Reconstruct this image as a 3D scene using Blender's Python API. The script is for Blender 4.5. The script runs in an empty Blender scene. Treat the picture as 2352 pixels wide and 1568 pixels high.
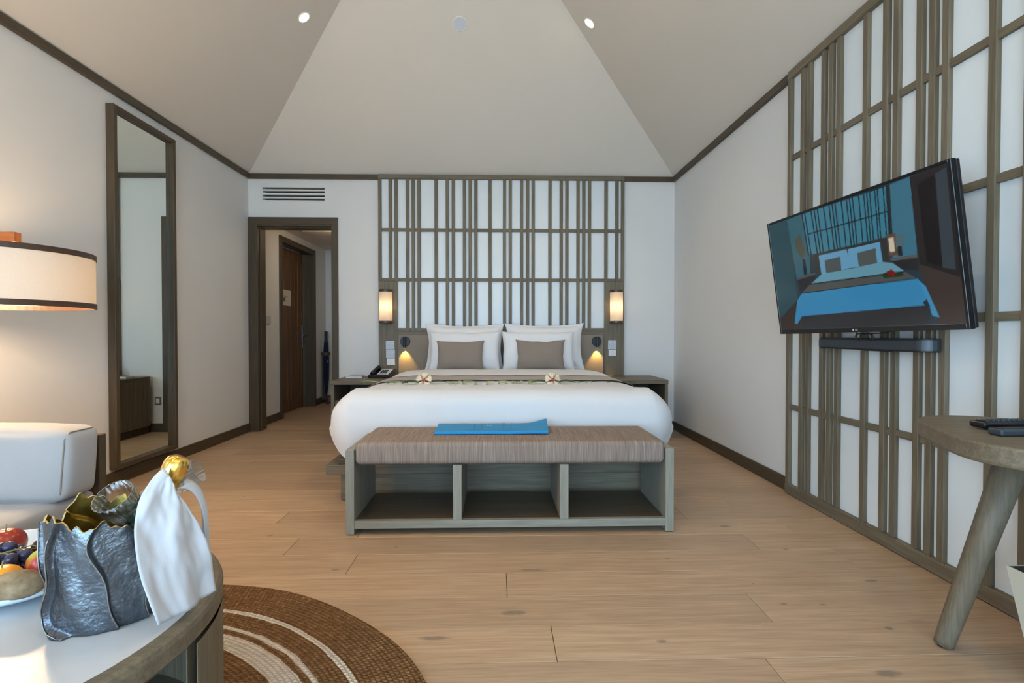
import bpy, bmesh, math, random
from math import sin, cos, pi, radians
from mathutils import Vector, Matrix, noise
import numpy as np
random.seed(7)
S = bpy.context.scene
COL = S.collection

# ------------------------------------------------------------------ camera
F_PX = 1200.0
cam_d = bpy.data.cameras.new('camera')
cam = bpy.data.objects.new('camera', cam_d); COL.objects.link(cam)
cam_d.sensor_fit = 'HORIZONTAL'; cam_d.sensor_width = 36.0
cam_d.lens = 36.0 * F_PX / 2352.0
cam_d.clip_start = 0.02
cam.location = (0, 0, 0.98)
cam.rotation_euler = (pi / 2 - math.atan(17 / F_PX), 0, -math.atan(34 / F_PX))
S.camera = cam

# ------------------------------------------------------------------ world and exposure
S.view_settings.view_transform = 'Standard'
S.view_settings.look = 'None'
S.view_settings.gamma = 1.0
S.view_settings.use_curve_mapping = False
S.view_settings.exposure = 0.30
cy_ = S.cycles
cy_.max_bounces = 8; cy_.diffuse_bounces = 4; cy_.glossy_bounces = 3; cy_.transmission_bounces = 4; cy_.transparent_max_bounces = 8
cy_.caustics_reflective = False; cy_.caustics_refractive = False; cy_.use_adaptive_sampling = True; cy_.adaptive_threshold = .06
W = bpy.data.worlds.new('sky'); S.world = W
W.use_nodes = True
bg = W.node_tree.nodes['Background']
bg.inputs['Color'].default_value = (0.47, 0.735, 1.0, 1)
bg.inputs['Strength'].default_value = 8.0
WARM = (1.0, 0.74, 0.46)

sun_d = bpy.data.lights.new('sun', 'SUN'); sun_d.energy = 24.0; sun_d.angle = radians(.6); sun_d.color = (1.0, .95, .87)
sun = bpy.data.objects.new('sun', sun_d); COL.objects.link(sun)
sun.rotation_euler = Vector((-.45, -.35, -.85)).to_track_quat('-Z', 'Y').to_euler()
# room dimensions (metres)
XL, XR, YB, YF = -2.495, 1.82, 5.334, -3.0
ZP, PITCH = 2.575, 0.71          # wall plate height and roof pitch
HALL_Y, HALL_XR, HALL_Z = 7.70, -1.15, 2.20
WIN_X0, WIN_X1, WIN_Z = -2.30, 1.62, 2.35

# daylight portal in the glazed wall behind the camera
def portal(name, loc, rot, sx, sy):
    l = bpy.data.lights.new(name, 'AREA'); l.shape = 'RECTANGLE'; l.size = sx; l.size_y = sy
    l.cycles.is_portal = True
    o = bpy.data.objects.new(name, l); COL.objects.link(o); o.location = loc; o.rotation_euler = rot
    return o
WLY0, WLY1 = -2.75, -0.55      # second glazed opening, in the left wall behind the camera
portal('side_window_portal', (XL - 0.02, (WLY0 + WLY1) / 2, WIN_Z / 2), (pi / 2, 0, -pi / 2), WLY1 - WLY0, WIN_Z)
portal('window_portal', ((WIN_X0 + WIN_X1) / 2, YF - 0.02, WIN_Z / 2), (pi / 2, 0, 0), WIN_X1 - WIN_X0, WIN_Z)

# ------------------------------------------------------------------ helpers
def tag(o, label=None, cat=None, group=None, kind=None):
    if label: o['label'] = label
    if cat: o['category'] = cat
    if group: o['group'] = group
    if kind: o['kind'] = kind
    return o

def thing(name, label, cat, loc=(0, 0, 0), rot=(0, 0, 0), group=None, kind=None):
    o = bpy.data.objects.new(name, None); COL.objects.link(o)
    o.empty_display_size = 0.05
    o.location = loc; o.rotation_euler = rot
    return tag(o, label, cat, group, kind)

class MB:
    """collects geometry; local=True keeps coordinates relative to the parent"""
    def __init__(s): s.v = []; s.f = []; s.m = []
    def add(s, vs, fs, mi=0):
        k = len(s.v); s.v += [tuple(p) for p in vs]
        s.f += [tuple(i + k for i in f) for f in fs]; s.m += [mi] * len(fs); return s
    def box(s, x0, x1, y0, y1, z0, z1, mi=0):
        return s.add([(x0,y0,z0),(x1,y0,z0),(x1,y1,z0),(x0,y1,z0),(x0,y0,z1),(x1,y0,z1),(x1,y1,z1),(x0,y1,z1)],
                     [(0,3,2,1),(4,5,6,7),(0,1,5,4),(1,2,6,5),(2,3,7,6),(3,0,4,7)], mi)
    def tube(s, pts, rad, n=12, cap=True, mi=0):
        pts = [Vector(p) for p in pts]
        if not hasattr(rad, '__len__'): rad = [rad] * len(pts)
        vs, fs = [], []
        ref = None
        for i, p in enumerate(pts):
            d = (pts[min(i + 1, len(pts) - 1)] - pts[max(i - 1, 0)]).normalized()
            if ref is None:
                ref = d.orthogonal().normalized()
            ref = (ref - d * ref.dot(d)).normalized(); b = d.cross(ref)
            for k in range(n):
                a = 2 * pi * k / n
                vs.append(p + (ref * cos(a) + b * sin(a)) * rad[i])
        for i in range(len(pts) - 1):
            for k in range(n):
                fs.append((i*n+k, i*n+(k+1)%n, (i+1)*n+(k+1)%n, (i+1)*n+k))
        if cap:
            fs.append(tuple(range(n - 1, -1, -1))); fs.append(tuple(range((len(pts)-1)*n, len(pts)*n)))
        return s.add(vs, fs, mi)
    def lathe(s, prof, n=48, c=(0, 0, 0), a0=0.0, a1=2*pi, mi=0, rfun=None):
        full = abs(a1 - a0 - 2 * pi) < 1e-6
        m = n if full else n + 1
        vs, fs = [], []
        for r, z in prof:
            for k in range(m):
                a = a0 + (a1 - a0) * k / n
                rr = r * (rfun(a, z) if rfun else 1)
                vs.append((c[0] + rr * cos(a), c[1] + rr * sin(a), c[2] + z))
        for i in range(len(prof) - 1):
            for k in range(n):
                k2 = (k + 1) % m
                fs.append((i*m+k, i*m+k2, (i+1)*m+k2, (i+1)*m+k))
        return s.add(vs, fs, mi)
    def grid(s, fn, nu, nv, mi=0, closed_u=False):
        vs = [fn(i / nu, j / nv) for j in range(nv + 1) for i in range(nu + (0 if closed_u else 1))]
        m = nu if closed_u else nu + 1
        fs = [(j*m+i, j*m+(i+1)%m, (j+1)*m+(i+1)%m, (j+1)*m+i) for j in range(nv) for i in range(nu)]
        return s.add(vs, fs, mi)
    def prism(s, poly, z0, z1, mi=0):
        n = len(poly)
        return s.add([(x, y, z0) for x, y in poly] + [(x, y, z1) for x, y in poly],
                     [tuple(range(n-1, -1, -1)), tuple(range(n, 2*n))] + [(i, (i+1)%n, n+(i+1)%n, n+i) for i in range(n)], mi)
    def build(s, name, mat, parent=None, bevel=0, seg=2, smooth=False, local=False, solid=0, sub=0, merge=0, label=None, fixn=True, auto=None):
        me = bpy.data.meshes.new(name)
        vs = s.v
        if parent is not None and not local:
            L = parent_loc(parent); vs = [(x - L[0], y - L[1], z - L[2]) for x, y, z in vs]
        me.from_pydata(vs, [], s.f)
        mats = mat if isinstance(mat, (list, tuple)) else [mat]
        for m in mats: me.materials.append(M[m])
        if len(mats) > 1: me.polygons.foreach_set('material_index', s.m)
        bm = bmesh.new(); bm.from_mesh(me)
        if merge: bmesh.ops.remove_doubles(bm, verts=bm.verts, dist=merge)
        if fixn: bmesh.ops.recalc_face_normals(bm, faces=bm.faces)
        for f in bm.faces: f.smooth = bool(smooth)
        bm.to_mesh(me); bm.free()
        o = bpy.data.objects.new(name, me); COL.objects.link(o)
        if parent is not None: o.parent = parent
        if solid:
            md = o.modifiers.new('solid', 'SOLIDIFY'); md.thickness = solid; md.offset = 0
        if bevel:
            md = o.modifiers.new('bevel', 'BEVEL'); md.width = bevel; md.segments = seg; md.limit_method = 'ANGLE'
            md.harden_normals = False
        if sub:
            md = o.modifiers.new('sub', 'SUBSURF'); md.levels = sub; md.render_levels = sub
        if label: o['label'] = label
        return o
def parent_loc(p):
    v = Vector((0, 0, 0))
    while p is not None:
        v += Vector(p.location); p = p.parent
    return v
def B(x0, x1, y0, y1, z0, z1): return MB().box(x0, x1, y0, y1, z0, z1)

# ------------------------------------------------------------------ materials
M = {}
class NT:
    def __init__(s, name):
        m = bpy.data.materials.new(name); m.use_nodes = True; M[name] = m
        s.m = m; s.t = m.node_tree; s.p = s.t.nodes['Principled BSDF']; s.out = s.t.nodes['Material Output']
    def n(s, typ, **kw):
        nd = s.t.nodes.new(typ)
        for k, v in kw.items(): setattr(nd, k, v)
        return nd
    def l(s, a, b): s.t.links.new(a, b)
    def setp(s, **kw):
        for k, v in kw.items():
            k = k.replace('_', ' ')
            s.p.inputs[k].default_value = (*v, 1) if isinstance(v, tuple) and len(v) == 3 else v
        return s
    def coords(s, scale=(1, 1, 1), rnd=0.0, rot=(0, 0, 0)):
        tc = s.n('ShaderNodeTexCoord'); mp = s.n('ShaderNodeMapping')
        mp.inputs['Scale'].default_value = scale; mp.inputs['Rotation'].default_value = rot
        s.l(tc.outputs['Object'], mp.inputs['Vector'])
        if rnd:
            oi = s.n('ShaderNodeObjectInfo'); mu = s.n('ShaderNodeMath', operation='MULTIPLY'); mu.inputs[1].default_value = rnd
            s.l(oi.outputs['Random'], mu.inputs[0]); s.l(mu.outputs[0], mp.inputs['Location'])
        return mp.outputs['Vector']
    def noise(s, vec, scale=5, detail=4, rough=.55, dist=0):
        nd = s.n('ShaderNodeTexNoise'); nd.inputs['Scale'].default_value = scale; nd.inputs['Detail'].default_value = detail
        nd.inputs['Roughness'].default_value = rough; nd.inputs['Distortion'].default_value = dist
        s.l(vec, nd.inputs['Vector']); return nd.outputs['Fac']
    def ramp(s, fac, stops, interp='LINEAR'):
        r = s.n('ShaderNodeValToRGB'); r.color_ramp.interpolation = interp
        e = r.color_ramp.elements
        while len(e) < len(stops): e.new(0.5)
        for i, (p, c) in enumerate(stops):
            e[i].position = p; e[i].color = (*c, 1)
        s.l(fac, r.inputs['Fac']); return r.outputs['Color']
    def mix(s, fac, a, b, mode='MIX'):
        nd = s.n('ShaderNodeMix', data_type='RGBA', blend_type=mode)
        for sock, v in ((nd.inputs[0], fac), (nd.inputs[6], a), (nd.inputs[7], b)):
            if isinstance(v, (int, float)): sock.default_value = v
            elif isinstance(v, tuple): sock.default_value = (*v, 1)
            else: s.l(v, sock)
        return nd.outputs[2]
    def math(s, op, a, b=0.0):
        nd = s.n('ShaderNodeMath', operation=op)
        for i, v in enumerate((a, b)):
            if isinstance(v, (int, float)): nd.inputs[i].default_value = v
            else: s.l(v, nd.inputs[i])
        return nd.outputs[0]
    def bump(s, h, strength=.3, dist=.002):
        b = s.n('ShaderNodeBump'); b.inputs['Strength'].default_value = strength; b.inputs['Distance'].default_value = dist
        s.l(h, b.inputs['Height']); s.l(b.outputs['Normal'], s.p.inputs['Normal']); return s
    def base(s, c): s.l(c, s.p.inputs['Base Color']); return s

def plain(name, col, rough=.5, metal=0.0, spec=.5, **kw):
    t = NT(name); t.setp(Base_Color=col, Roughness=rough, Metallic=metal); t.p.inputs['Specular IOR Level'].default_value = spec
    if kw: t.setp(**kw)
    return t
KNOTS = [(0.058, 1.823, 0.042, 0.016), (0.743, 2.25, 0.01, 0.007), (1.164, 2.621, 0.028, 0.012), (1.486, 2.023, 0.026, 0.01), (1.304, 1.692, 0.014, 0.01), (1.129, 1.465, 0.038, 0.016), (1.314, 2.331, 0.012, 0.007), (0.15, 2.157, 0.055, 0.008), (-0.207, 1.678, 0.05, 0.01), (-0.674, 2.18, 0.02, 0.009), (1.005, 2.011, 0.006, 0.005), (1.18, 1.848, 0.012, 0.006), (1.041, 1.858, 0.012, 0.006), (0.525, 1.64, 0.02, 0.009), (-1.105, 2.559, 0.015, 0.007), (-1.694, 3.106, 0.014, 0.007), (-1.529, 3.184, 0.012, 0.006), (-0.465, 2.406, 0.008, 0.006)]
def wood(name, c0, c1, axis, rough=.5, fine=1.0, var=.12, knots=False):
    t = NT(name); t.setp(Roughness=rough); t.p.inputs['Specular IOR Level'].default_value = .35
    sc = [22.0, 22.0, 22.0]; sc[axis] = 1.1
    v = t.coords(tuple(sc), rnd=37.0)
    n1 = t.noise(v, 1.6 * fine, 5, .62, .8)
    sc2 = [90.0, 90.0, 90.0]; sc2[axis] = 3.0
    n2 = t.noise(t.coords(tuple(sc2), rnd=11.0), 2.0, 3, .6)
    col = t.ramp(n1, [(.30, c0), (.72, c1)])
    col = t.mix(t.math('MULTIPLY', t.ramp(n2, [(.42, (0, 0, 0)), (.75, (1, 1, 1))]), .55), col, tuple(x * .60 for x in c0))
    oi = t.n('ShaderNodeObjectInfo')
    k = t.math('ADD', t.math('MULTIPLY', oi.outputs['Random'], var), 1 - var / 2)
    hs = t.n('ShaderNodeHueSaturation'); t.l(col, hs.inputs['Color']); t.l(k, hs.inputs['Value'])
    col = hs.outputs['Color']
    if knots:
        wob = t.math('SUBTRACT', t.noise(t.coords((28, 60, 9)), 1.0, 4, .65), .5)
        tc_ = t.n('ShaderNodeTexCoord'); sp_ = t.n('ShaderNodeSeparateXYZ'); t.l(tc_.outputs['Object'], sp_.inputs[0])
        tot = None
        for kx, ky, rx, ry in KNOTS:
            dx_ = t.math('DIVIDE', t.math('SUBTRACT', sp_.outputs['X'], kx), rx); dy_ = t.math('DIVIDE', t.math('SUBTRACT', sp_.outputs['Y'], ky), ry)
            d_ = t.math('ADD', t.math('ADD', t.math('MULTIPLY', dx_, dx_), t.math('MULTIPLY', dy_, dy_)), t.math('MULTIPLY', wob, 2.6))
            tot = d_ if tot is None else t.math('MINIMUM', tot, d_)
        kf = t.ramp(t.math('MULTIPLY', tot, .25), [(.10, (1, 1, 1)), (.34, (0, 0, 0))])
        col = t.mix(t.math('MULTIPLY', kf, .70), col, (.15, .115, .095))
        pat = t.noise(t.coords((1.3, 5.0, 2), rnd=71.0), 1.0, 2)
        col = t.mix(t.math('MULTIPLY', pat, .28), col, (.36, .275, .205))
    t.base(col); t.bump(t.math('ADD', n1, t.math('MULTIPLY', n2, .5)), .12, .001)
    return t
G0, G1 = (.135, .106, .068), (.225, .184, .125)     # weathered grey oak
for nm, ax in (('oak_x', 0), ('oak_y', 1), ('oak_z', 2)): wood(nm, G0, G1, ax, .5)
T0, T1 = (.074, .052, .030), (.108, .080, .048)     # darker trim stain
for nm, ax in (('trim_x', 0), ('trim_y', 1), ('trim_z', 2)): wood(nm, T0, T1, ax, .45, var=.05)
wood('floor_oak', (.43, .285, .175), (.60, .425, .275), 0, .42, 1.0, .22, knots=True)
wood('pale_oak_x', (.25, .232, .185), (.34, .318, .258), 0, .5, var=.05)
wood('pale_oak_z', (.25, .232, .185), (.34, .318, .258), 2, .5, var=.05)
wood('door_oak', (.10, .045, .016), (.25, .125, .05), 2, .45, .7, .25)
wood('arm_wood', (.26, .085, .025), (.40, .15, .05), 0, .35)

def wall_mat(name, c, b=.05):
    t = NT(name); t.setp(Roughness=.85); t.p.inputs['Specular IOR Level'].default_value = .2
    n = t.noise(t.coords((1, 1, 1)), 1.3, 2)
    t.base(t.mix(n, tuple(x * (1 - b) for x in c), c))
    t.bump(t.noise(t.coords((1, 1, 1)), 160, 2), .05, .001)
wall_mat('wall_paint', (.78, .765, .742))
wall_mat('ceiling_paint', (.75, .70, .635))
wall_mat('panel_white', (.77, .82, .84), .02)
M['panel_white'].node_tree.nodes['Principled BSDF'].inputs['Roughness'].default_value = .32
M['panel_white'].node_tree.nodes['Principled BSDF'].inputs['Specular IOR Level'].default_value = .5

def cloth(name, c, rough=.9, scale=900, b=.12, sheen=.2, wr=0):
    t = NT(name); t.setp(Roughness=rough); t.p.inputs['Specular IOR Level'].default_value = .15
    t.p.inputs['Sheen Weight'].default_value = sheen
    n = t.noise(t.coords((1, 1, 1)), scale, 2)
    t.base(t.mix(n, tuple(x * (1 - b) for x in c), c))
    if wr:
        h = t.math('ADD', t.math('MULTIPLY', n, .04), t.noise(t.coords((1, 1, 1)), 7, 4, .6, .6))
        t.bump(h, wr, .02)
    else: t.bump(n, .25, .001)
    return t
cloth('linen_white', (.70, .70, .71), scale=500, b=.03, wr=.12)
cloth('pillow_white', (.83, .83, .845), scale=500, b=.03, wr=.16)
cloth('taupe', (.325, .262, .215), scale=700, b=.25)
cloth('runner_cloth', (.42, .335, .27), scale=600, b=.2)
cloth('runner_edge', (.17, .125, .10), scale=600)
cloth('sofa_cloth', (.44, .43, .43), scale=420, b=.10, wr=.08)
cloth('napkin_cloth', (.54, .55, .58), scale=400, b=.02, wr=.14)
cloth('headboard_cloth', (.30, .25, .20), scale=600, b=.15)
cloth('umbrella_cloth', (.010, .016, .045), rough=.6)
# striped bench fabric: fine threads run front to back and down the front
t = NT('bench_cloth'); t.setp(Roughness=.85); t.p.inputs['Specular IOR Level'].default_value = .2
n1 = t.noise(t.coords((260, 6, 6)), 1.0, 3, .7); n2 = t.noise(t.coords((40, 500, 500)), 1.0, 2)
c = t.ramp(n1, [(.30, (.175, .125, .10)), (.55, (.285, .22, .18)), (.74, (.40, .335, .28))])
t.base(t.mix(t.math('MULTIPLY', n2, .25), c, (.25, .2, .17))); t.bump(n1, .3, .0012)
# linen lamp shades
def shade(name, c, tr):
    t = NT(name)
    n = t.noise(t.coords((60, 60, 420)), 1.0, 3, .7); n2 = t.noise(t.coords((420, 420, 60)), 1.0, 3, .7)
    col = t.mix(t.math('MULTIPLY', t.math('ADD', n, n2), .45), c, tuple(x * .74 for x in c))
    d = t.n('ShaderNodeBsdfDiffuse'); tr_ = t.n('ShaderNodeBsdfTranslucent'); mx = t.n('ShaderNodeMixShader')
    t.l(col, d.inputs['Color']); t.l(col, tr_.inputs['Color']); mx.inputs['Fac'].default_value = tr
    t.l(d.outputs[0], mx.inputs[1]); t.l(tr_.outputs[0], mx.inputs[2]); t.l(mx.outputs[0], t.out.inputs['Surface'])
shade('shade_linen', (.66, .60, .53), .10)
shade('sconce_linen', (.88, .77, .62), .30)
def emit(name, col, st):
    t = NT(name); t.setp(Base_Color=col); t.p.inputs['Emission Color'].default_value = (*col, 1); t.p.inputs['Emission Strength'].default_value = st
emit('bulb', (1.0, .80, .52), 14)
emit('spot_glow', (1.0, .70, .30), 3)
plain('dark_wood_band', (.075, .038, .022), .4)
plain('black_plastic', (.008, .008, .010), .22)
plain('black_satin', (.012, .012, .014), .45)
plain('grey_plastic', (.035, .045, .055), .35)
plain('white_plastic', (.80, .80, .78), .35)
plain('switch_grey', (.50, .53, .58), .3)
plain('switch_mark', (.72, .75, .80), .4)
plain('terrace_stone', (.62, .58, .52), .8)
plain('dark_void', (.02, .02, .022), .8)
plain('brass', (.42, .30, .12), .35, .7)
plain('steel', (.28, .26, .28), .3, .9)
plain('mirror_glass', (.80, .86, .82), .0, 1.0)
plain('speaker_white', (.62, .66, .74), .7)
plain('white_metal', (.82, .83, .83), .4)
plain('paper', (.62, .58, .50), .7)
plain('ink', (.16, .13, .11), .7)
plain('gold_foil', (.95, .60, .14), .24, 1.0)
plain('bottle_glass', (.012, .035, .018), .08)
plain('table_white', (.60, .60, .61), .28)
plain('bin_cream', (.62, .60, .50), .6)
plain('bin_dark', (.035, .022, .016), .6)
plain('dish', (.70, .78, .84), .12)
plain('bag_blue', (.006, .24, .52), .6)
plain('bag_line', (.01, .11, .20), .6)
plain('bag_mark', (.45, .62, .70), .6)
plain('orange_skin', (.90, .36, .02), .4)
plain('shoe_red', (.10, .02, .02), .5)
plain('door_sign', (.70, .66, .58), .6)
t = NT('glass'); tr_ = t.n('ShaderNodeBsdfTransparent'); gl_ = t.n('ShaderNodeBsdfGlossy'); mx = t.n('ShaderNodeMixShader'); lw = t.n('ShaderNodeLayerWeight')
tr_.inputs['Color'].default_value = (.93, .95, .96, 1); gl_.inputs['Roughness'].default_value = .04; lw.inputs['Blend'].default_value = .38
t.l(t.math('ADD', t.math('MULTIPLY', lw.outputs['Facing'], .75), .05), mx.inputs['Fac']); t.l(tr_.outputs[0], mx.inputs[1]); t.l(gl_.outputs[0], mx.inputs[2]); t.l(mx.outputs[0], t.out.inputs['Surface'])
# fruit
t = NT('kiwi_skin'); t.setp(Roughness=.8); n = t.noise(t.coords((1, 1, 1)), 60, 4)
t.base(t.ramp(n, [(.3, (.20, .125, .06)), (.7, (.36, .25, .14))])); t.bump(t.noise(t.coords((1, 1, 1)), 300, 2), .3, .001)
t = NT('apple_skin'); t.setp(Roughness=.25); n = t.noise(t.coords((1, 1, 1), rot=(0, .6, 0)), 14, 3)
t.base(t.ramp(n, [(.42, (.42, .50, .03)), (.58, (.55, .05, .04))]))
t = NT('red_skin'); t.setp(Roughness=.25); n = t.noise(t.coords((1, 1, 1)), 18, 3)
t.base(t.ramp(n, [(.3, (.28, .012, .012)), (.75, (.42, .05, .02))]))
t = NT('plum_skin'); t.setp(Roughness=.35); n = t.noise(t.coords((1, 1, 1)), 40, 3)
t.base(t.ramp(n, [(.35, (.05, .008, .012)), (.7, (.16, .02, .02))]))
t = NT('grape_skin'); t.setp(Roughness=.25); n = t.noise(t.coords((1, 1, 1), rnd=20), 45, 3)
t.base(t.ramp(n, [(.3, (.012, .008, .03)), (.7, (.06, .055, .12))]))
plain('stem_green', (.22, .20, .07), .6)
# champagne bucket
t = NT('bucket_outside'); t.setp(Roughness=.34, Metallic=.85); n = t.noise(t.coords((14, 14, 5)), 1.0, 4, .6, .4)
t.base(t.ramp(n, [(.30, (.055, .052, .058)), (.55, (.13, .15, .175)), (.78, (.23, .285, .33))]))
t.bump(t.math('ADD', t.noise(t.coords((1, 1, 1)), 34, 3), t.math('MULTIPLY', t.noise(t.coords((1, 1, 1)), 120, 2), .4)), .6, .006)
t = NT('bucket_inside'); t.setp(Roughness=.32, Metallic=.9); n = t.noise(t.coords((1, 1, 1)), 30, 3)
t.base(t.ramp(n, [(.3, (.34, .21, .03)), (.7, (.60, .42, .10))])); t.bump(n, .4, .006)
plain('bucket_ridge', (.30, .29, .26), .4, .8)
plain('bucket_edge', (.62, .50, .25), .35, .9)
# flowers and leaves
t = NT('petal'); t.setp(Roughness=.6); t.p.inputs['Subsurface Weight'].default_value = .0
t.base(t.mix(t.noise(t.coords((1, 1, 1)), 60, 2), (.70, .55, .36), (.80, .68, .50)))
plain('petal_heart', (.45, .03, .04), .6)
plain('stamen', (.85, .55, .25), .6)
plain('leaf_dark', (.035, .115, .03), .35)
plain('leaf_pale', (.42, .47, .16), .5)
plain('leaf_lime', (.42, .58, .10), .5)
# jute rug: rings of braid, pale stripes at fixed radii
t = NT('jute'); t.setp(Roughness=.95); t.p.inputs['Specular IOR Level'].default_value = .1
tc = t.n('ShaderNodeTexCoord'); sx = t.n('ShaderNodeSeparateXYZ'); t.l(tc.outputs['Object'], sx.inputs[0])
X, Y = sx.outputs['X'], sx.outputs['Y']
r = t.math('SQRT', t.math('ADD', t.math('MULTIPLY', X, X), t.math('MULTIPLY', Y, Y)))
ang = t.math('ARCTAN2', Y, X)
RP = 0.0135
ring = t.math('FLOOR', t.math('DIVIDE', r, RP))
fr = t.math('FRACT', t.math('DIVIDE', r, RP))
arc = t.math('MULTIPLY', ang, t.math('MULTIPLY', ring, RP))
bead = t.math('FRACT', t.math('ADD', t.math('DIVIDE', arc, .0155), t.math('ADD', t.math('MULTIPLY', ring, .5), t.math('MULTIPLY', fr, .7))))
bh = t.math('SINE', t.math('MULTIPLY', bead, pi)); rh = t.math('SINE', t.math('MULTIPLY', fr, pi))
hgt = t.math('MULTIPLY', bh, rh)
nz = t.noise(t.coords((1, 1, 1)), 55, 4, .7)
brown = t.ramp(nz, [(.30, (.14, .070, .028)), (.55, (.27, .150, .068)), (.75, (.42, .26, .14))])
wht = t.ramp(nz, [(.3, (.62, .55, .46)), (.7, (.82, .77, .70))])
rw = t.math('ADD', r, t.math('MULTIPLY', t.math('SUBTRACT', t.noise(t.coords((1, 1, 1)), 14, 2), .5), .012))
def band(a, b): return t.math('MULTIPLY', t.math('GREATER_THAN', rw, a), t.math('LESS_THAN', rw, b))
msk = t.math('ADD', t.math('ADD', band(.735, .80), band(.822, .839)), band(.906, .925))
col = t.mix(msk, brown, wht)
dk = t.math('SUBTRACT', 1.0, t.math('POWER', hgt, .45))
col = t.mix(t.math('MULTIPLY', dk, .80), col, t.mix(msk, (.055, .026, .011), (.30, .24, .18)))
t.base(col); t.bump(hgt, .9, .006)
# tv picture: colours painted onto the flat screen
t = NT('tv_picture'); t.setp(Base_Color=(.004, .005, .006), Roughness=.16)
at_ = t.n('ShaderNodeAttribute'); at_.attribute_name = 'picture'
t.l(at_.outputs['Color'], t.p.inputs['Emission Color']); t.p.inputs['Emission Strength'].default_value = .47
# ================================================================== ROOM SHELL
TW = 0.14
def struct(mb, name, mat, parent=None, **kw):
    o = mb.build(name, mat, parent, **kw)
    if parent is None: o['kind'] = 'structure'
    return o
# floor slab and planks
sub = struct(B(XL - .3, XR + .1, YF - .1, HALL_Y + .1, -.12, -.014), 'floor', 'trim_x')
tag(sub, 'light oak plank floor with long boards running across the room')
PW, PL = 0.1955, 2.15
first = {6: [1.20, -.52], 5: [1.53, -.19], 4: [.037, 1.95], 3: [.94, -1.1], 2: [.18, -1.9], 1: [.81, -1.3]}
y0 = 1.350; row = 1
rows = []
k = int((y0 - YF) / PW) + 1
ys = [y0 + PW * i for i in range(-k, int((HALL_Y - y0) / PW) + 1)]
for yy in ys:
    idx = round((yy - y0) / PW) + 1
    ya, yb = max(yy, YF), min(yy + PW, HALL_Y)
    if yb - ya < .02: continue
    hall = yb > YB + .0
    xa, xb = (XL - .2, HALL_XR) if hall else (XL, XR)
    cuts = first.get(idx) or [random.uniform(xa + .2, xa + 1.9)]
    base = cuts[0]
    c = sorted(set([round(base + PL * j, 3) for j in range(-3, 4)] + ([round(x, 3) for x in cuts[1:]])))
    c = [x for x in c if xa + .12 < x < xb - .12]
    out = []
    for x in c:
        if not out or x - out[-1] > .5: out.append(x)
    edges = [xa] + out + [xb]
    for a, b in zip(edges[:-1], edges[1:]):
        g = .0009
        p = B(a + g, b - g, ya + g, yb - g, -.0139, random.uniform(-.0004, .0002)).build('plank', 'floor_oak', sub, bevel=.0012, seg=1)

# back wall with doorway and a hole for the air vent
DX0, DX1, DZ = -2.400, -1.667, 2.067
VX0, VX1, VZ0, VZ1 = -2.366, -1.724, 2.310, 2.470
wb = MB()
wb.box(XL - TW, DX0 - .02, YB, YB + TW, 0, ZP + .1)
wb.box(DX0 - .02, DX1 + .02, YB, YB + TW, 2.10, VZ0)
wb.box(DX0 - .02, VX0, YB, YB + TW, VZ0, VZ1); wb.box(VX1, DX1 + .02, YB, YB + TW, VZ0, VZ1)
wb.box(DX0 - .02, DX1 + .02, YB, YB + TW, VZ1, ZP + .1)
wb.box(DX1 + .02, XR + TW, YB, YB + TW, 0, ZP + .1)
struct(wb, 'wall_back', 'wall_paint')
struct(MB().box(XL - TW, XL, YF - TW, WLY0, 0, ZP + .1).box(XL - TW, XL, WLY0, WLY1, WIN_Z, ZP + .1).box(XL - TW, XL, WLY1, YB, 0, ZP + .1), 'wall_left', 'wall_paint')
struct(MB().box(XL - .12, XL - .02, WLY0, WLY0 + .06, 0, WIN_Z).box(XL - .12, XL - .02, WLY1 - .06, WLY1, 0, WIN_Z).box(XL - .12, XL - .02, WLY0, WLY1, WIN_Z - .06, WIN_Z), 'window_2', 'trim_z')
struct(B(XR, XR + TW, YF - TW, YB, 0, ZP + .1), 'wall_right', 'wall_paint')
wf = MB()
wf.box(XL, WIN_X0, YF - TW, YF, 0, ZP + .1); wf.box(WIN_X1, XR, YF - TW, YF, 0, ZP + .1)
wf.box(WIN_X0, WIN_X1, YF - TW, YF, WIN_Z, ZP + .1)
struct(wf, 'wall_front', 'wall_paint')
# glazed opening behind the camera: frame of the open sliding doors
wo = struct(MB().box(WIN_X0, WIN_X0 + .06, YF - .12, YF - .02, 0, WIN_Z).box(WIN_X1 - .06, WIN_X1, YF - .12, YF - .02, 0, WIN_Z)
            .box(WIN_X0, WIN_X1, YF - .12, YF - .02, WIN_Z - .06, WIN_Z), 'window_1', 'trim_z')
struct(MB().box(XL - 6, XR + 6, YF - 7.0, YF - TW, -.14, -.02).box(XL - 6, XL - TW - .2, YF - TW, 2.0, -.14, -.02), 'floor_terrace', 'terrace_stone')
# hipped ceiling
xm = (XL + XR) / 2; hw = (XR - XL) / 2; zt = ZP + PITCH * hw
o_ = .14
def cpt(x, y): 
    d = min(x - XL, XR - x, YB - y, y - YF); return (x, y, ZP + PITCH * d)
c = MB()
A1, A2 = (xm, YB - hw, zt), (xm, YF + hw, zt)
P = [(XL, YF, ZP), (XR, YF, ZP), (XR, YB, ZP), (XL, YB, ZP), A1, A2]
Q = [(x, y, z + .12) for x, y, z in P]
c.add(P + Q, [(0, 1, 5), (1, 2, 4, 5), (2, 3, 4), (3, 0, 5, 4), (6, 11, 7), (7, 11, 10, 8), (8, 10, 9), (9, 10, 11, 6),
              (0, 6, 7, 1), (1, 7, 8, 2), (2, 8, 9, 3), (3, 9, 6, 0)])
ceil = struct(c, 'ceiling', 'ceiling_paint')
tag(ceil, 'hipped plaster ceiling rising from the dark cornice')
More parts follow.
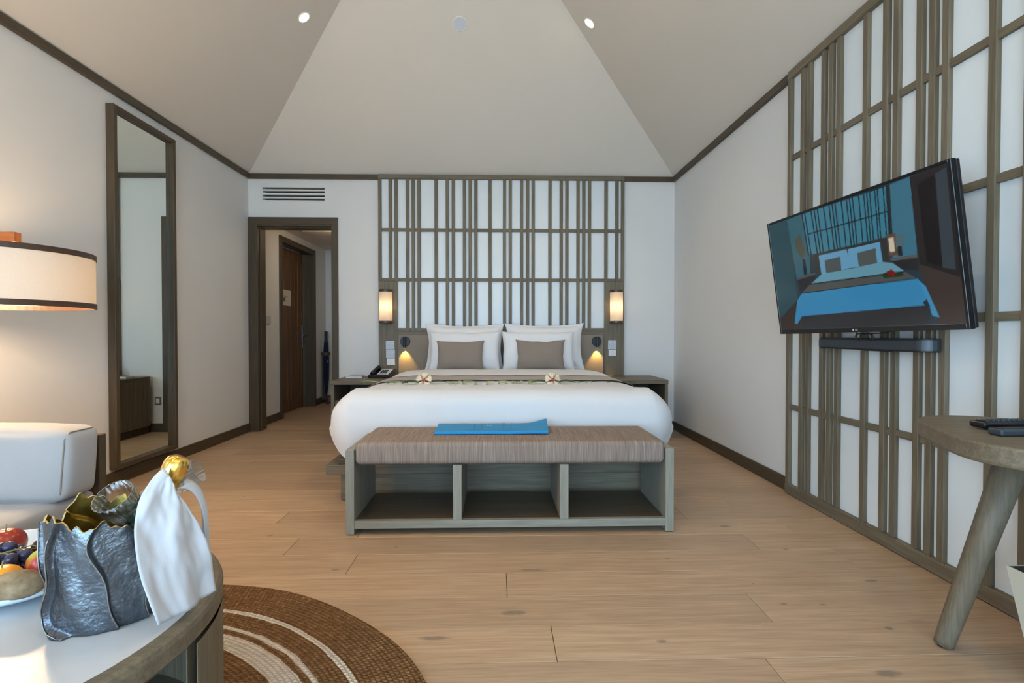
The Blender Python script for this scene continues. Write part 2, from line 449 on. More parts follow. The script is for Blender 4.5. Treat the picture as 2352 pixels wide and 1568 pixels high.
# cornice, base boards
CH = .040
def trim(name, mat, *b, bevel=.002): return struct(B(*b), name, mat, bevel=bevel)
trim('trim_1', 'trim_x', XL, -1.192, YB - .030, YB, ZP - CH, ZP + .008)
trim('trim_2', 'trim_x', 1.292, XR, YB - .030, YB, ZP - CH, ZP + .008)
trim('trim_3', 'trim_y', XL, XL + .030, YF, YB - .03, ZP - CH, ZP + .008)
trim('trim_4', 'trim_y', XR - .030, XR, 3.176, YB - .03, ZP - CH, ZP + .008)
BH = .085
trim('baseboard_left', 'trim_y', XL, XL + .014, WLY1, YB - .02, 0, BH)
trim('baseboard_right', 'trim_y', XR - .014, XR, 3.176, YB, 0, BH)
trim('baseboard_back', 'trim_x', -1.600, -1.192, YB - .014, YB, 0, BH)
trim('baseboard_corner', 'trim_x', 1.292, XR - .014, YB - .014, YB, 0, BH)
# door casing of the doorway to the hall (outer edge, stepped reveal)
dc = thing('door_1', None, None); dc['kind'] = 'structure'
for n, b, m in (('casing_post', (XL + .002, DX0, YB - .022, YB + TW + .01, 0, 2.082), 'trim_z'),
                ('casing_post', (DX1, -1.602, YB - .022, YB + TW + .01, 0, 2.082), 'trim_z'),
                ('casing_head', (XL + .002, -1.602, YB - .022, YB + TW + .01, 2.0821, 2.152), 'trim_x'),
                ('casing_head', (DX0, DX1, YB - .022, YB + .03, 2.060, 2.0819), 'trim_x'),
                ('reveal_head', (DX0, DX1, YB + .03, YB + TW, 2.052, 2.0819), 'trim_x'),
                ('reveal_post', (DX0, DX0 + .012, YB + .03, YB + TW, 0, 2.051), 'trim_z'),
                ('reveal_post', (DX1 - .012, DX1, YB + .03, YB + TW, 0, 2.051), 'trim_z')):
    B(*b).build(n, m, dc, bevel=.003)

# ---------------------------------------------------------------- entrance hall
HXL = -2.50
EY0, EY1, EZ = 6.13, 7.165, 2.05        # entrance door opening in the hall's left wall
wh = MB(); HT = .18
y1 = YB + TW
wh.box(HXL - HT, HXL, y1, 6.09, 0, HALL_Z); wh.box(HXL - HT, HXL, 7.21, HALL_Y, 0, HALL_Z); wh.box(HXL - HT, HXL, 6.09, 7.21, 2.09, HALL_Z)
struct(wh, 'wall_hall_left', 'wall_paint')
struct(B(HXL - TW, HALL_XR, HALL_Y, HALL_Y + TW, 0, HALL_Z), 'wall_hall_end', 'wall_paint')
struct(B(HALL_XR, HALL_XR + TW, y1, HALL_Y, 0, HALL_Z), 'wall_hall_right', 'wall_paint')
struct(MB().box(HXL - TW, HALL_XR + TW, y1, HALL_Y + TW, HALL_Z, HALL_Z + .08).box(-2.30, HALL_XR, 6.25, HALL_Y, HALL_Z - .012, HALL_Z), 'ceiling_hall', 'ceiling_paint')
trim('baseboard_hall_left', 'trim_y', HXL, HXL + .014, y1, 6.068, 0, BH)
trim('baseboard_hall_far', 'trim_y', HXL, HXL + .014, 7.232, HALL_Y, 0, BH)
trim('baseboard_hall_end', 'trim_x', HXL + .014, HALL_XR, HALL_Y - .014, HALL_Y, 0, BH)
ed = thing('door_2', None, None, (HXL, EY0, 0)); ed['kind'] = 'structure'
for n, b, m in (('casing_post', (HXL - .172, HXL + .022, 6.07, EY0, 0, EZ), 'trim_z'),
                ('casing_post', (HXL - .172, HXL + .022, EY1, 7.230, 0, EZ), 'trim_z'),
                ('casing_head', (HXL - .172, HXL + .022, 6.07, 7.230, EZ, 2.115), 'trim_y')):
    B(*b).build(n, m, ed, bevel=.003)
# the leaf: vertical boards with a frame, ajar gap at its far edge
lx0, lx1 = HXL - .166, HXL - .130
nb = 8; bw = (EY1 - .012 - EY0 - .10) / nb
for i in range(nb):
    a = EY0 + .05 + i * bw
    B(lx0 + .006, lx1 - random.uniform(.003, .007), a + .002, a + bw - .002, .14, 1.93).build('door_board', 'door_oak', ed, bevel=.004)
for a, b in ((EY0 + .002, EY0 + .05), (EY1 - .062, EY1 - .010)):
    B(lx0, lx1, a, b, .001, EZ - .004).build('door_stile', 'door_oak', ed, bevel=.002)
B(lx0, lx1, EY0 + .05, EY1 - .062, 1.93, EZ - .004).build('door_rail', 'door_oak', ed, bevel=.002)
B(lx0, lx1, EY0 + .05, EY1 - .062, .001, .14).build('door_rail', 'door_oak', ed, bevel=.002)
h = MB().box(lx1, lx1 + .012, 7.10, 7.145, .80, 1.10)
hp = h.build('handle_plate', 'steel', ed, bevel=.004)
MB().tube([(lx1 + .012, 7.122, .965), (lx1 + .055, 7.122, .965), (lx1 + .058, 7.10, .965), (lx1 + .058, 7.00, .962)], .010, 10).build('door_handle', 'steel', ed, smooth=True)
MB().tube([(lx1 + .012, 7.122, .875), (lx1 + .035, 7.122, .875)], .016, 12).build('lock_knob', 'steel', ed, smooth=True)
ds = thing('door_notice', 'cream paper notice with a dark drawing pinned on the wooden entrance door', 'notice', (lx1 + .0005, 6.41, 1.33))
B(lx1 + .0005, lx1 + .003, 6.41, 6.74, 1.335, 1.53).build('sheet', 'door_sign', ds)
def blob_yz(x, y, z, ry, rz, n=16, jag=.25):
    return MB().add([(x, y + ry * cos(2*pi*i/n) * (1 + random.uniform(-jag, jag)), z + rz * sin(2*pi*i/n) * (1 + random.uniform(-jag, jag))) for i in range(n)], [tuple(range(n))])
blob_yz(lx1 + .0034, 6.46, 1.497, .018, .013).build('emblem', 'ink', ds)
blob_yz(lx1 + .0034, 6.53, 1.405, .035, .028).build('drawing', 'ink', ds)
for q in range(3): B(lx1 + .003, lx1 + .0034, 6.45, 6.66 - .03 * q, 1.448 - .008*q, 1.451 - .008*q).build('print_line', 'ink', ds)
# hall wall plates
kp = thing('key_card_switch', 'white key-card holder and grey switch on the hall wall below a brass sign', 'switch', (HXL, 5.52, 1.095))
B(HXL, HXL + .010, 5.50, 5.66, 1.092, 1.175).build('card_holder', 'white_plastic', kp, bevel=.003)
B(HXL + .010, HXL + .012, 5.575, 5.60, 1.135, 1.158).build('indicator', 'ink', kp)
B(HXL, HXL + .012, 5.662, 5.825, 1.090, 1.180).build('switch_plate', 'switch_grey', kp, bevel=.003)
tag(B(HXL, HXL + .006, 5.50, 5.68, 1.187, 1.226).build('brass_sign', 'brass', None, bevel=.002), 'small brass plate on the hall wall above the key-card holder', 'sign')

# ---------------------------------------------------------------- air vent
av = thing('air_vent', 'white slotted air vent above the doorway', 'vent', ((VX0 + VX1) / 2, YB, VZ0))
MB().box(VX0, VX1, YB + .10, YB + .11, VZ0, VZ1).box(VX0, VX1, YB + .002, YB + .1, VZ1 - .004, VZ1).box(VX0, VX1, YB + .002, YB + .1, VZ0, VZ0 + .004).build('duct', 'dark_void', av)
sl = [(2.453, 2.470), (2.419, 2.435), (2.3805, 2.398), (2.344, 2.360), (2.310, 2.326)]
for a, b in sl: B(VX0, VX1, YB - .002, YB + .05, a, b).build('slat', 'wall_paint', av, bevel=.002)
for a, b in ((VX0, VX0 + .012), (VX1 - .012, VX1)): B(a, b, YB - .0015, YB + .05, VZ0, VZ1).build('end_plate', 'wall_paint', av)
for xx in (-2.21, -1.85):
    B(xx, xx + .045, YB + .06, YB + .075, VZ0 + .01, VZ1 - .01).build('damper', 'grey_plastic', av)

# ---------------------------------------------------------------- downlights and ceiling speaker
def on_slope(kind, a, b):
    if kind == 'left':  p = Vector((a, b, ZP + PITCH * (a - XL))); n = Vector((PITCH, 0, -1))
    if kind == 'right': p = Vector((a, b, ZP + PITCH * (XR - a))); n = Vector((-PITCH, 0, -1))
    if kind == 'back':  p = Vector((a, b, ZP + PITCH * (YB - b))); n = Vector((0, -PITCH, -1))
    return p, n.normalized()
def spot(name, loc, direction, power, angle, blend=.6, size=.03, col=WARM):
    l = bpy.data.lights.new(name, 'SPOT'); l.energy = power; l.spot_size = angle; l.spot_blend = blend
    l.shadow_soft_size = size; l.color = col
    o = bpy.data.objects.new(name, l); COL.objects.link(o); o.location = loc
    o.rotation_euler = Vector(direction).to_track_quat('-Z', 'Y').to_euler()
    return o
def point(name, loc, power, size=.03, col=WARM):
    l = bpy.data.lights.new(name, 'POINT'); l.energy = power; l.shadow_soft_size = size; l.color = col
    o = bpy.data.objects.new(name, l); COL.objects.link(o); o.location = loc
    return o
def downlight(kind, a, b, label, power=24):
    p, n = on_slope(kind, a, b)
    q = n.to_track_quat('Z', 'Y')
    t = thing('downlight', label, 'ceiling light', p, q.to_euler(), group='recessed downlights in the sloping ceiling')
    MB().lathe([(.052, .0005), (.052, .004), (.046, .006), (.040, .003), (.038, .0006)], 32).build('trim_ring', 'wall_paint', t, smooth=True, local=True)
    MB().lathe([(.038, .0012), (.02, .002), (.0001, .0022)], 32).build('lens', 'bulb', t, smooth=True, local=True)
    spot('downlight_lamp', p + n * .02, n * .35 + Vector((0, 0, -1)), power, radians(120), .8)
downlight('left', -1.433, 3.953, 'lit downlight in the left ceiling slope')
downlight('right', .709, 4.023, 'lit downlight in the right ceiling slope')
for x in (-1.433, .75):  # unseen downlights, assumed by symmetry and added for warm fill
    for y in (1.9, .0):
        downlight('left' if x < 0 else 'right', x, y, 'unseen lit downlight added to the %s ceiling slope %s' % ('left' if x < 0 else 'right', 'above the seating end' if y > 1 else 'nearest the terrace'), 24)
p, n = on_slope('back', -.293, 4.15)
sp = thing('ceiling_speaker', 'round pale speaker cover in the back ceiling slope', 'speaker', p, n.to_track_quat('Z', 'Y').to_euler())
MB().lathe([(.056, .0003), (.056, .005), (.051, .007), (.051, .005)], 40).build('speaker_ring', 'white_plastic', sp, smooth=True, local=True)
MB().lathe([(.051, .0052), (.0001, .0060)], 40).build('grille', 'speaker_white', sp, smooth=True, local=True)
hl = thing('hall_ceiling_light', 'round ceiling light in the entrance hall', 'ceiling light', (-1.75, 6.1, HALL_Z))
MB().lathe([(.09, 0), (.09, -.02), (.0001, -.022)], 32, (-1.75, 6.1, HALL_Z)).build('diffuser', 'bulb', hl, smooth=True)
point('hall_lamp', (-1.75, 6.1, HALL_Z - .14), 1.8, .06)
# ================================================================== LATTICE SCREENS
# ---- headboard screen on the back wall
HX0, HX1 = -1.192, 1.292
HF, HP = YB - .046, YB - .024        # batten front, white panel front
hb = thing('headboard_screen', 'tall grey oak lattice headboard over white panels behind the bed', 'headboard', (.05, YB, 0))
Z_TOP, Z1, Z2, Z3 = 2.536, 2.028, 1.527, 1.024
BW = .0325
vx = [-1.177, -1.073, -1.015, -0.901, -0.844, -0.787, -0.615, -0.502, -0.442, -0.33, -0.273, -0.215, -0.071, 0.074, 0.132, 0.248, 0.308, 0.364, 0.535, 0.65, 0.707, 0.821, 0.879, 0.937, 1.106, 1.218, 1.276]
# white panels: one per gap of the rows
for (za, zb, lo, hi) in ((Z1, Z_TOP, 0, 26), (Z2, Z1, 0, 26), (Z3, Z2, 2, 24)):
    for i in range(lo, hi):
        B(vx[i] , vx[i + 1] - .0005, HP, YB, za, zb - .0005).build('white_panel', 'panel_white', hb)
for i, x in enumerate(vx):
    edge = i in (0, 26)
    side = i in (0, 1, 25, 26)
    zb = Z2 - BW / 2 if side else Z3 - BW / 2
    if i in (2, 24): zb = Z2 - BW/2
    B(x - BW / 2, x + BW / 2, HF, HP + .002, zb, Z_TOP).build('batten', 'oak_z', hb, bevel=.002)
for z, lo, hi in ((Z1, 0, 26), (Z2, 0, 26), (Z3, 2, 24)):
    for i in range(lo, hi):
        a, b = vx[i] + BW / 2, vx[i + 1] - BW / 2
        if b - a > .004: B(a + .0003, b - .0003, HF + .006, HP + .002, z - BW / 2, z + BW / 2).build('cross_bar', 'oak_x', hb, bevel=.0015)
B(HX0, HX1, HF - .004, YB, Z_TOP, ZP + .006).build('top_rail', 'oak_x', hb, bevel=.002)
for a, b in ((HX0, vx[2] + BW/2), (vx[24] - BW/2, HX1)):
    B(a, b, HF, YB, .10, Z2 - BW / 2 - .0004).build('side_panel', 'oak_z', hb, bevel=.002)
B(vx[2] + BW/2 + .0004, vx[24] - BW/2 - .0004, HF, YB, .10, Z3 - BW / 2 - .0004).build('lower_panel', 'oak_x', hb, bevel=.002)
B(-.991, 1.079, HF - .022, HF - .0002, .30, .971).build('padded_panel', 'headboard_cloth', hb, bevel=.006, seg=3)

# ---- lattice screen along the right wall
RF, RP_ = XR - .036, XR - .016
rs = thing('wall_lattice', 'full-height grey oak lattice screen over white panels behind the television', 'wall screen', (XR, 1.5, 0))
pat = [.13, .065, .13, .065, .065, .2]
vy = [3.158]; k = 0
while vy[-1] > -1.2:
    vy.append(round(vy[-1] - pat[k % 6], 4)); k += 1
rz = [2.050, 1.538, 1.043, .534]
BR, TR = .062, ZP - .045
lev = [TR] + rz + [BR]
for j in range(len(lev) - 1):
    for i in range(len(vy) - 1):
        B(RP_, XR, vy[i + 1] + .0004, vy[i], lev[j + 1] + .0004, lev[j]).build('white_panel', 'panel_white', rs)
for i, y in enumerate(vy):
    B(RF - (.003 if i == 0 else 0), RP_ + (.016 if i == 0 else .002), y - .0157, y + .0157, BR, TR).build('batten', 'oak_z', rs, bevel=.002)
for z in rz:
    for i in range(len(vy) - 1):
        a, b = vy[i + 1] + .0157, vy[i] - .0157
        B(RF + .006, RP_ + .002, a + .0003, b - .0003, z - .0165, z + .0165).build('cross_bar', 'oak_y', rs, bevel=.0015)
B(RF - .006, XR, vy[-1] - .016, 3.1745, .004, BR).build('bottom_rail', 'oak_y', rs, bevel=.003)
B(RF - .006, XR, vy[-1] - .016, 3.1745, TR, ZP + .006).build('top_rail', 'oak_y', rs, bevel=.003)

# ================================================================== MIRROR
MY0, MY1, MZ0, MZ1, MF = 3.420, 4.066, .105, 2.452, XL + .052
mr = thing('wall_mirror', 'tall narrow mirror in a deep brown wood frame on the left wall', 'mirror', (XL, (MY0 + MY1) / 2, MZ0))
fw = .032
for n, b, m in (('frame_stile', (XL, MF, MY0, MY0 + fw, MZ0, MZ1), 'trim_z'), ('frame_stile', (XL, MF, MY1 - fw, MY1, MZ0, MZ1), 'trim_z'),
                ('frame_rail', (XL, MF, MY0 + fw, MY1 - fw, MZ0, MZ0 + fw), 'trim_y'), ('frame_rail', (XL, MF, MY0 + fw, MY1 - fw, MZ1 - fw, MZ1), 'trim_y')):
    B(*b).build(n, m, mr, bevel=.003)
B(XL + .002, XL + .022, MY0 + fw, MY1 - fw, MZ0 + fw, MZ1 - fw).build('mirror_pane', 'mirror_glass', mr)

# ================================================================== WALL LAMPS, SWITCHES ON THE HEADBOARD
def sconce(x, side):
    t = thing('wall_sconce', 'lit linen cylinder sconce beside the %s edge of the headboard' % side, 'wall lamp', (x, HF, 1.088), group='bedside sconces')
    yc = HF - .070; r = .064
    MB().lathe([(r, .024), (r, .310)], 40, (x, yc, 1.088)).build('lamp_shade', 'sconce_linen', t, smooth=True)
    for z0, z1 in ((.0, .024), (.310, .334)):
        MB().lathe([(.0001, z0), (r + .003, z0), (r + .003, z1), (.0001, z1)], 40, (x, yc, 1.088)).build('end_cap', 'dark_wood_band', t, bevel=.002)
    B(x - .03, x + .03, HF - .012, HF, 1.12, 1.40).build('back_plate', 'dark_wood_band', t, bevel=.002)
    MB().lathe([(.0001, .14), (.013, .15), (.016, .17), (.013, .19), (.0001, .20)], 16, (x, yc, 1.088)).build('bulb', 'bulb', t, smooth=True)
    point('sconce_lamp', (x, yc, 1.088 + .165), 2.6, .022)
sconce(-1.105, 'left'); sconce(1.197, 'right')
def reading_lamp(x, side):
    t = thing('reading_lamp', 'round black reading spot shining down on the %s side of the headboard' % side, 'wall lamp', (x, HF - .022, .907), group='reading spots')
    y = HF - .022
    m = MB(); n = 36
    for r, yy in ((.0001, y - .018), (.046, y - .018), (.049, y - .015), (.049, y)): pass
    prof = [(.0001, .018), (.046, .018), (.049, .015), (.049, .0)]
    vs = []; fs = []
    for r, d in prof:
        for k in range(n): vs.append((x + r * cos(2*pi*k/n), y - d, .907 + r * sin(2*pi*k/n)))
    for i in range(3):
        for k in range(n): fs.append((i*n+k, i*n+(k+1)%n, (i+1)*n+(k+1)%n, (i+1)*n+k))
    m.add(vs, fs); m.build('wall_disc', 'black_satin', t, smooth=False)
    MB().tube([(x, y - .033, .950), (x, y - .033, .842)], .0145, 20).build('spot_tube', 'black_satin', t, smooth=False)
    MB().tube([(x, y - .033, .8418), (x, y - .033, .840)], .0115, 20).build('spot_lens', 'spot_glow', t)
    MB().tube([(x, y - .017, .905), (x, y - .024, .905)], .008, 12).build('swivel', 'black_satin', t)
    spot('reading_lamp_light', (x, y - .034, .836), (0, .26, -1), 5.0, radians(76), .5, .010, (1.0, .58, .12))
reading_lamp(-.922, 'left'); reading_lamp(1.006, 'right')
def socket(x0, x1, z0, z1, label):
    t = thing('wall_socket', label, 'socket', ((x0 + x1) / 2, HF, z0))
    B(x0, x1, HF - .009, HF, z0, z1).build('face_plate', 'white_plastic', t, bevel=.002)
    cx, cz = (x0 + x1) / 2, (z0 + z1) / 2
    for dx, dz, w, h in ((0, .012, .004, .011), (-.012, -.012, .010, .005), (.012, -.012, .010, .005)):
        B(cx + dx - w/2, cx + dx + w/2, HF - .0095, HF - .009, cz + dz - h/2, cz + dz + h/2).build('pin_hole', 'ink', t)
def switch(x0, x1, z0, z1, n, label):
    t = thing('wall_switch', label, 'switch', ((x0 + x1) / 2, HF, z0))
    B(x0, x1, HF - .008, HF, z0, z1).build('face_plate', 'switch_mark', t, bevel=.002)
    B(x0 + .004, x1 - .004, HF - .0095, HF - .008, z0 + .004, z1 - .004).build('glass_face', 'switch_grey', t, bevel=.001)
    for i in range(n):
        a = x0 + (x1 - x0) * (i + .5) / n
        B(a - .006, a + .006, HF - .0100, HF - .0095, z1 - .030, z1 - .022).build('button_mark', 'switch_mark', t)
switch(-1.119, -1.032, .827, .910, 2, 'upper grey touch switch left of the bed')
switch(-1.117, -1.028, .738, .824, 3, 'lower grey touch switch with three marks left of the bed')
socket(-1.111, -1.028, .669, .735, 'white three-pin socket above the telephone')
switch(1.128, 1.213, .825, .918, 2, 'grey touch switch on the headboard right of the bed')
socket(1.133, 1.209, .759, .818, 'white three-pin socket under the switch right of the bed')
wo2 = thing('wall_outlet', 'dark framed outlet low on the wall between doorway and nightstand', 'socket', (-1.55, YB, .27))
B(-1.575, -1.515, YB - .008, YB, .27, .35).build('frame', 'ink', wo2, bevel=.002)
B(-1.562, -1.528, YB - .010, YB - .008, .285, .335).build('face_plate', 'white_plastic', wo2)
# ================================================================== BED
BX = .035                                   # bed centre line
bed = thing('bed', 'king bed on a low grey oak platform with a jutting ledge', 'bed', (BX, 4.1, 0))
B(BX - .955, BX + .955, 3.088, 5.20, .004, .158).build('plinth', 'oak_x', bed, bevel=.003)
B(BX - 1.038, BX + .985, 3.070, 5.21, .158, .216).build('ledge', 'oak_x', bed, bevel=.004)
B(BX - .97, BX + .97, 3.080, 5.20, .2162, .246).build('tray', 'trim_x', bed, bevel=.004)
B(BX - .93, BX + .93, 3.125, 5.215, .247, .625).build('mattress', 'linen_white', bed, bevel=.06, seg=5, smooth=True)

TOP = .648
YBK = 4.66                                   # back edge of the duvet
def nz(x, y, z=0, s=1.0): return noise.noise(Vector((x * s, y * s, z * s)))
def duvet_mesh():
    hwid, yf, rc = 1.040, 3.052, .15
    path = []                                # (x, y, nx, ny, side weight, corner weight)
    ns, nc, nf = 46, 16, 60
    for i in range(ns): 
        y = YBK + (yf + rc - YBK) * i / ns; path.append((-hwid, y, -1, 0, 1.0, y))
    for i in range(nc):
        a = pi + (pi / 2) * i / nc; path.append((-hwid + rc + rc * cos(a), yf + rc + rc * sin(a), cos(a), sin(a), 1 - i / nc, None))
    for i in range(nf + 1):
        x = -hwid + rc + (2 * hwid - 2 * rc) * i / nf; path.append((x, yf, 0, -1, 0.0, None))
    for i in range(1, nc + 1):
        a = 1.5 * pi + (pi / 2) * i / nc; path.append((hwid - rc + rc * cos(a), yf + rc + rc * sin(a), cos(a), sin(a), i / nc, None))
    for i in range(1, ns + 1):
        y = yf + rc + (YBK - yf - rc) * i / ns; path.append((hwid, y, 1, 0, 1.0, y))
    rings = []
    NT_, NA, ND = 14, 10, 14
    for kk in range(NT_ + NA + ND + 1):
        ring = []
        for (x, y, nx, ny, sw, yy) in path:
            a = .30 * sw + .13 * (1 - sw); b = .205 * sw + .10 * (1 - sw)
            hem = .236 + (.405 - .236) * sw ** 2.5
            near = 1 - min(1, abs((y - 3.22) / .45))       # the side flap kicks out next to the foot corner
            flare = .014 * sw - .040 * (1 - sw) - .022 * sin(pi * sw)
            if sw > 0: hem += .05 * (1 - max(0, near)) * sw
            px, py = x - nx * a, y - ny * a
            if kk < NT_:
                s = kk / NT_
                qy = max(py, 3.45); qx = 0.0
                X = qx + (px - qx) * s; Y = qy + (py - qy) * s
                Z = TOP + .004 * (1 - (X / .8) ** 2) + .004 * nz(X, Y, 3, 4)
                fade = s ** 8 * .004; Z -= fade
            elif kk <= NT_ + NA:
                t_ = (kk - NT_) / NA * pi / 2
                X = px + nx * a * sin(t_); Y = py + ny * a * sin(t_)
                Z = TOP - b * (1 - cos(t_)) - .0
                Z += .006 * nz(X, Y, 9, 5); X += .004 * nz(Y, Z, 1, 6) * abs(nx)
            else:
                d = (kk - NT_ - NA) / ND
                z0 = TOP - b
                Z = z0 + (hem - z0) * d
                w = .014 * nz(x * 3, y * 3, 2.0) * d * sw + .010 * sin(18 * (x + y)) * d * sw
                bulge = .020 * sin(pi * min(1, d * 1.1)) * (1 - sw)
                pass
                off = flare * d + bulge + w
                X = x + nx * off; Y = y + ny * off
                Z += .008 * nz(x * 4, y * 4, 5) * d
                if Y < 3.03: Y = 3.03
            ring.append((BX + X, Y, Z))
        rings.append(ring)
    m = MB(); n = len(path)
    vs = [p for r_ in rings for p in r_]
    fs = [(k * n + i, k * n + i + 1, (k + 1) * n + i + 1, (k + 1) * n + i) for k in range(len(rings) - 1) for i in range(n - 1)]
    m.add(vs, fs); return m
dv = thing('duvet', 'thick white duvet draped over the bed, hanging at foot and sides', 'duvet', (BX, 3.9, TOP))
duvet_mesh().build('duvet_cover', 'linen_white', dv, smooth=True, merge=.0006)
# turned-back end of the duvet next to the pillows
def cross(u, hw_, top, a, b, drop):
    """cross-section over the bed: u in -1..1 -> (x, z)"""
    L0 = hw_ - a; arc = pi / 2 * (a + b) / 2; tot = L0 + arc + drop; s = abs(u) * tot; sg = 1 if u >= 0 else -1
    if s < L0: x, z = s, top + .004 * (1 - (s / .8) ** 2)
    elif s < L0 + arc:
        t_ = (s - L0) / arc * pi / 2; x, z = L0 + a * sin(t_), top - b * (1 - cos(t_))
    else: x, z = hw_ + .04 * (s - L0 - arc) / max(drop, 1e-6), top - b - (s - L0 - arc)
    return sg * x, z
def strip(y0, y1, hw_, lift, a, b, drop, puff, nu=96, nv=10, wob=.0):
    def fn(u, v):
        x, z = cross(u * 2 - 1, hw_, TOP + lift, a, b, drop)
        y = y0 + (y1 - y0) * v + wob * nz(x, 0, 7, 1.7) + wob * .4 * nz(x, v, 3, 5)
        return (BX + x, y, z + puff * (sin(pi * min(1, max(0, v))) ** .5) + .004 * nz(x, y, 1, 6))
    return MB().grid(fn, nu, nv)
strip(4.06, 4.70, .93, .004, .22, .10, .02, .022, nv=14, wob=.03).build('turned_back_end', 'linen_white', dv, smooth=True)
rn = thing('bed_runner', 'beige bed runner with dark edging lying across the white duvet', 'bed runner', (BX, 3.8, TOP))
strip(3.64, 4.05, 1.044, .007, .30, .205, .02, .002, wob=.025).build('runner_band', 'runner_cloth', rn, smooth=True)
strip(3.622, 3.644, 1.045, .0085, .30, .205, .02, .002, nv=2, wob=.025).build('edging', 'runner_edge', rn, smooth=True)
strip(4.02, 4.062, 1.045, .0095, .30, .205, .02, .002, nv=2, wob=.025).build('edging', 'runner_edge', rn, smooth=True)

# ---------------------------------------------------------------- pillows
def pillow(name, label, cat, mat, cx, cy, zb, w, h, th, lean, flange=0.0, ears=.05, seed=0, rz=0.0, group=None):
    N = 34; m = MB()
    def shape(u, v, side):
        au, av_ = abs(u), abs(v)
        # sides bow inward between the corners
        x = w / 2 * u * (1 - ears * (1 - v * v) * au ** 2)
        z = h / 2 * v * (1 - ears * 1.25 * (1 - u * u) * av_ ** 2)
        iu, iv = min(1, au / (1 - flange)), min(1, av_ / (1 - flange * w / h))
        t_ = th / 2 * (max(0, 1 - iu ** 3.2) * max(0, 1 - iv ** 3.2)) ** .55
        wr = .007 * nz(x * 7 + seed, z * 7, seed) + .004 * nz(x * 16, z * 16, seed + 3)
        if t_ > 0: t_ += wr * min(1, t_ / .03)
        x += .006 * nz(u * 2, v * 2, seed + 5); z += .008 * nz(u * 2.2, v * 2.2, seed + 8)
        return (x, side * (t_ + .0025), z + h / 2)
    for side in (-1, 1):
        m.grid(lambda a, b: shape(a * 2 - 1, b * 2 - 1, side), N, N)
    # close the rim
    rim = []
    for i in range(N): rim.append((i / N * 2 - 1, -1))
    for i in range(N): rim.append((1, i / N * 2 - 1))
    for i in range(N): rim.append((1 - i / N * 2, 1))
    for i in range(N): rim.append((-1, 1 - i / N * 2))
    vs = []
    for u, v in rim: vs.append(shape(u, v, -1)); vs.append(shape(u, v, 1))
    n = len(rim); m.add(vs, [(2*i, 2*((i+1) % n), 2*((i+1) % n)+1, 2*i+1) for i in range(n)])
    o = m.build(name, mat, None, smooth=True, merge=.0004)
    o.location = (cx, cy, zb); o.rotation_euler = (-lean, 0, rz)
    return tag(o, label, cat, group)
pillow('pillow', 'large white flanged pillow against the headboard, left one', 'pillow', 'pillow_white', -.318, 5.085, .627, .775, .463, .17, .17, .055, .095, 1, group='white pillows')
pillow('pillow', 'large white flanged pillow against the headboard, right one', 'pillow', 'pillow_white', .465, 5.085, .627, .790, .468, .17, .17, .055, .10, 2, group='white pillows')
pillow('pillow', 'smaller white pillow behind the left taupe cushion', 'pillow', 'pillow_white', -.310, 4.925, .628, .675, .385, .17, .24, .0, .05, 3, group='white pillows')
pillow('pillow', 'smaller white pillow behind the right taupe cushion', 'pillow', 'pillow_white', .392, 4.925, .628, .695, .387, .17, .24, .0, .05, 4, group='white pillows')
pillow('cushion', 'taupe rectangular cushion on the left pillows', 'cushion', 'taupe', -.341, 4.80, .632, .445, .295, .12, .20, .0, .085, 5, group='taupe cushions')
pillow('cushion', 'taupe rectangular cushion on the right pillows', 'cushion', 'taupe', .402, 4.80, .632, .465, .302, .12, .20, .0, .10, 6, group='taupe cushions')

# ---------------------------------------------------------------- flowers, leaves and leaf lettering on the bed
def bed_z(x, y): return TOP + .004 * (1 - ((x - BX) / .8) ** 2) + .004 * nz(x - BX, y, 3, 4)
def leaf_mesh(L, w, bend=.1, n=10):
    def fn(u, v):
        x = L * u; hw_ = w / 2 * (sin(pi * u ** .8)) ** .9 if 0 < u < 1 else 0
        y = hw_ * (v * 2 - 1)
        return (x, y, bend * L * sin(pi * u) * .5 + abs(y) * .35)
    return MB().grid(fn, n, 4)
def hibiscus(x, y, label, seed):
    rnd = random.Random(seed)
    t = thing('hibiscus_flower', label, 'flower', (x, y, bed_z(x, y) + .006), (radians(58), 0, rnd.uniform(-.25, .25)), group='hibiscus flowers on the bed')
    for k in range(5):
        def fn(u, v):
            r = .010 + .046 * u
            a = (v * 2 - 1) * .50 * (.35 + .75 * sin(min(1, u * 1.15) * pi * .62))
            z = .022 + .034 * u - .020 * u * u + .004 * sin(6 * v * pi) * u
            an = 2 * pi * k / 5 + a + pi / 2
            return (r * cos(an), r * sin(an), z + .018 * (1 - (2 * v - 1) ** 2) * (1 - u))
        MB().grid(fn, 8, 10).build('petal', 'petal', t, smooth=True, local=True, solid=.0012)
    MB().lathe([(.0001, .020), (.009, .030), (.013, .037), (.009, .0385), (.0001, .034)], 16).build('flower_heart', 'petal_heart', t, smooth=True, local=True)
    MB().tube([(0, 0, .03), (.004, -.004, .06), (.010, -.008, .085)], [.003, .0028, .0035], 8).build('stamen', 'stamen', t, smooth=True, local=True)
    return t
def loose_leaf(x, y, ang, L, w, mat, label, group=None, bend=.15):
    o = leaf_mesh(L, w, bend).build('leaf', mat, None, smooth=True, solid=.0008)
    o.location = (x, y, bed_z(x, y) + .007); o.rotation_euler = (0, 0, ang)
    return tag(o, label, 'leaf', group)
hibiscus(-.481, 3.50, 'cream hibiscus with a red heart at the W end of the leaf lettering', 1)
hibiscus(.363, 3.48, 'cream hibiscus with a red heart at the E end of the leaf lettering', 2)
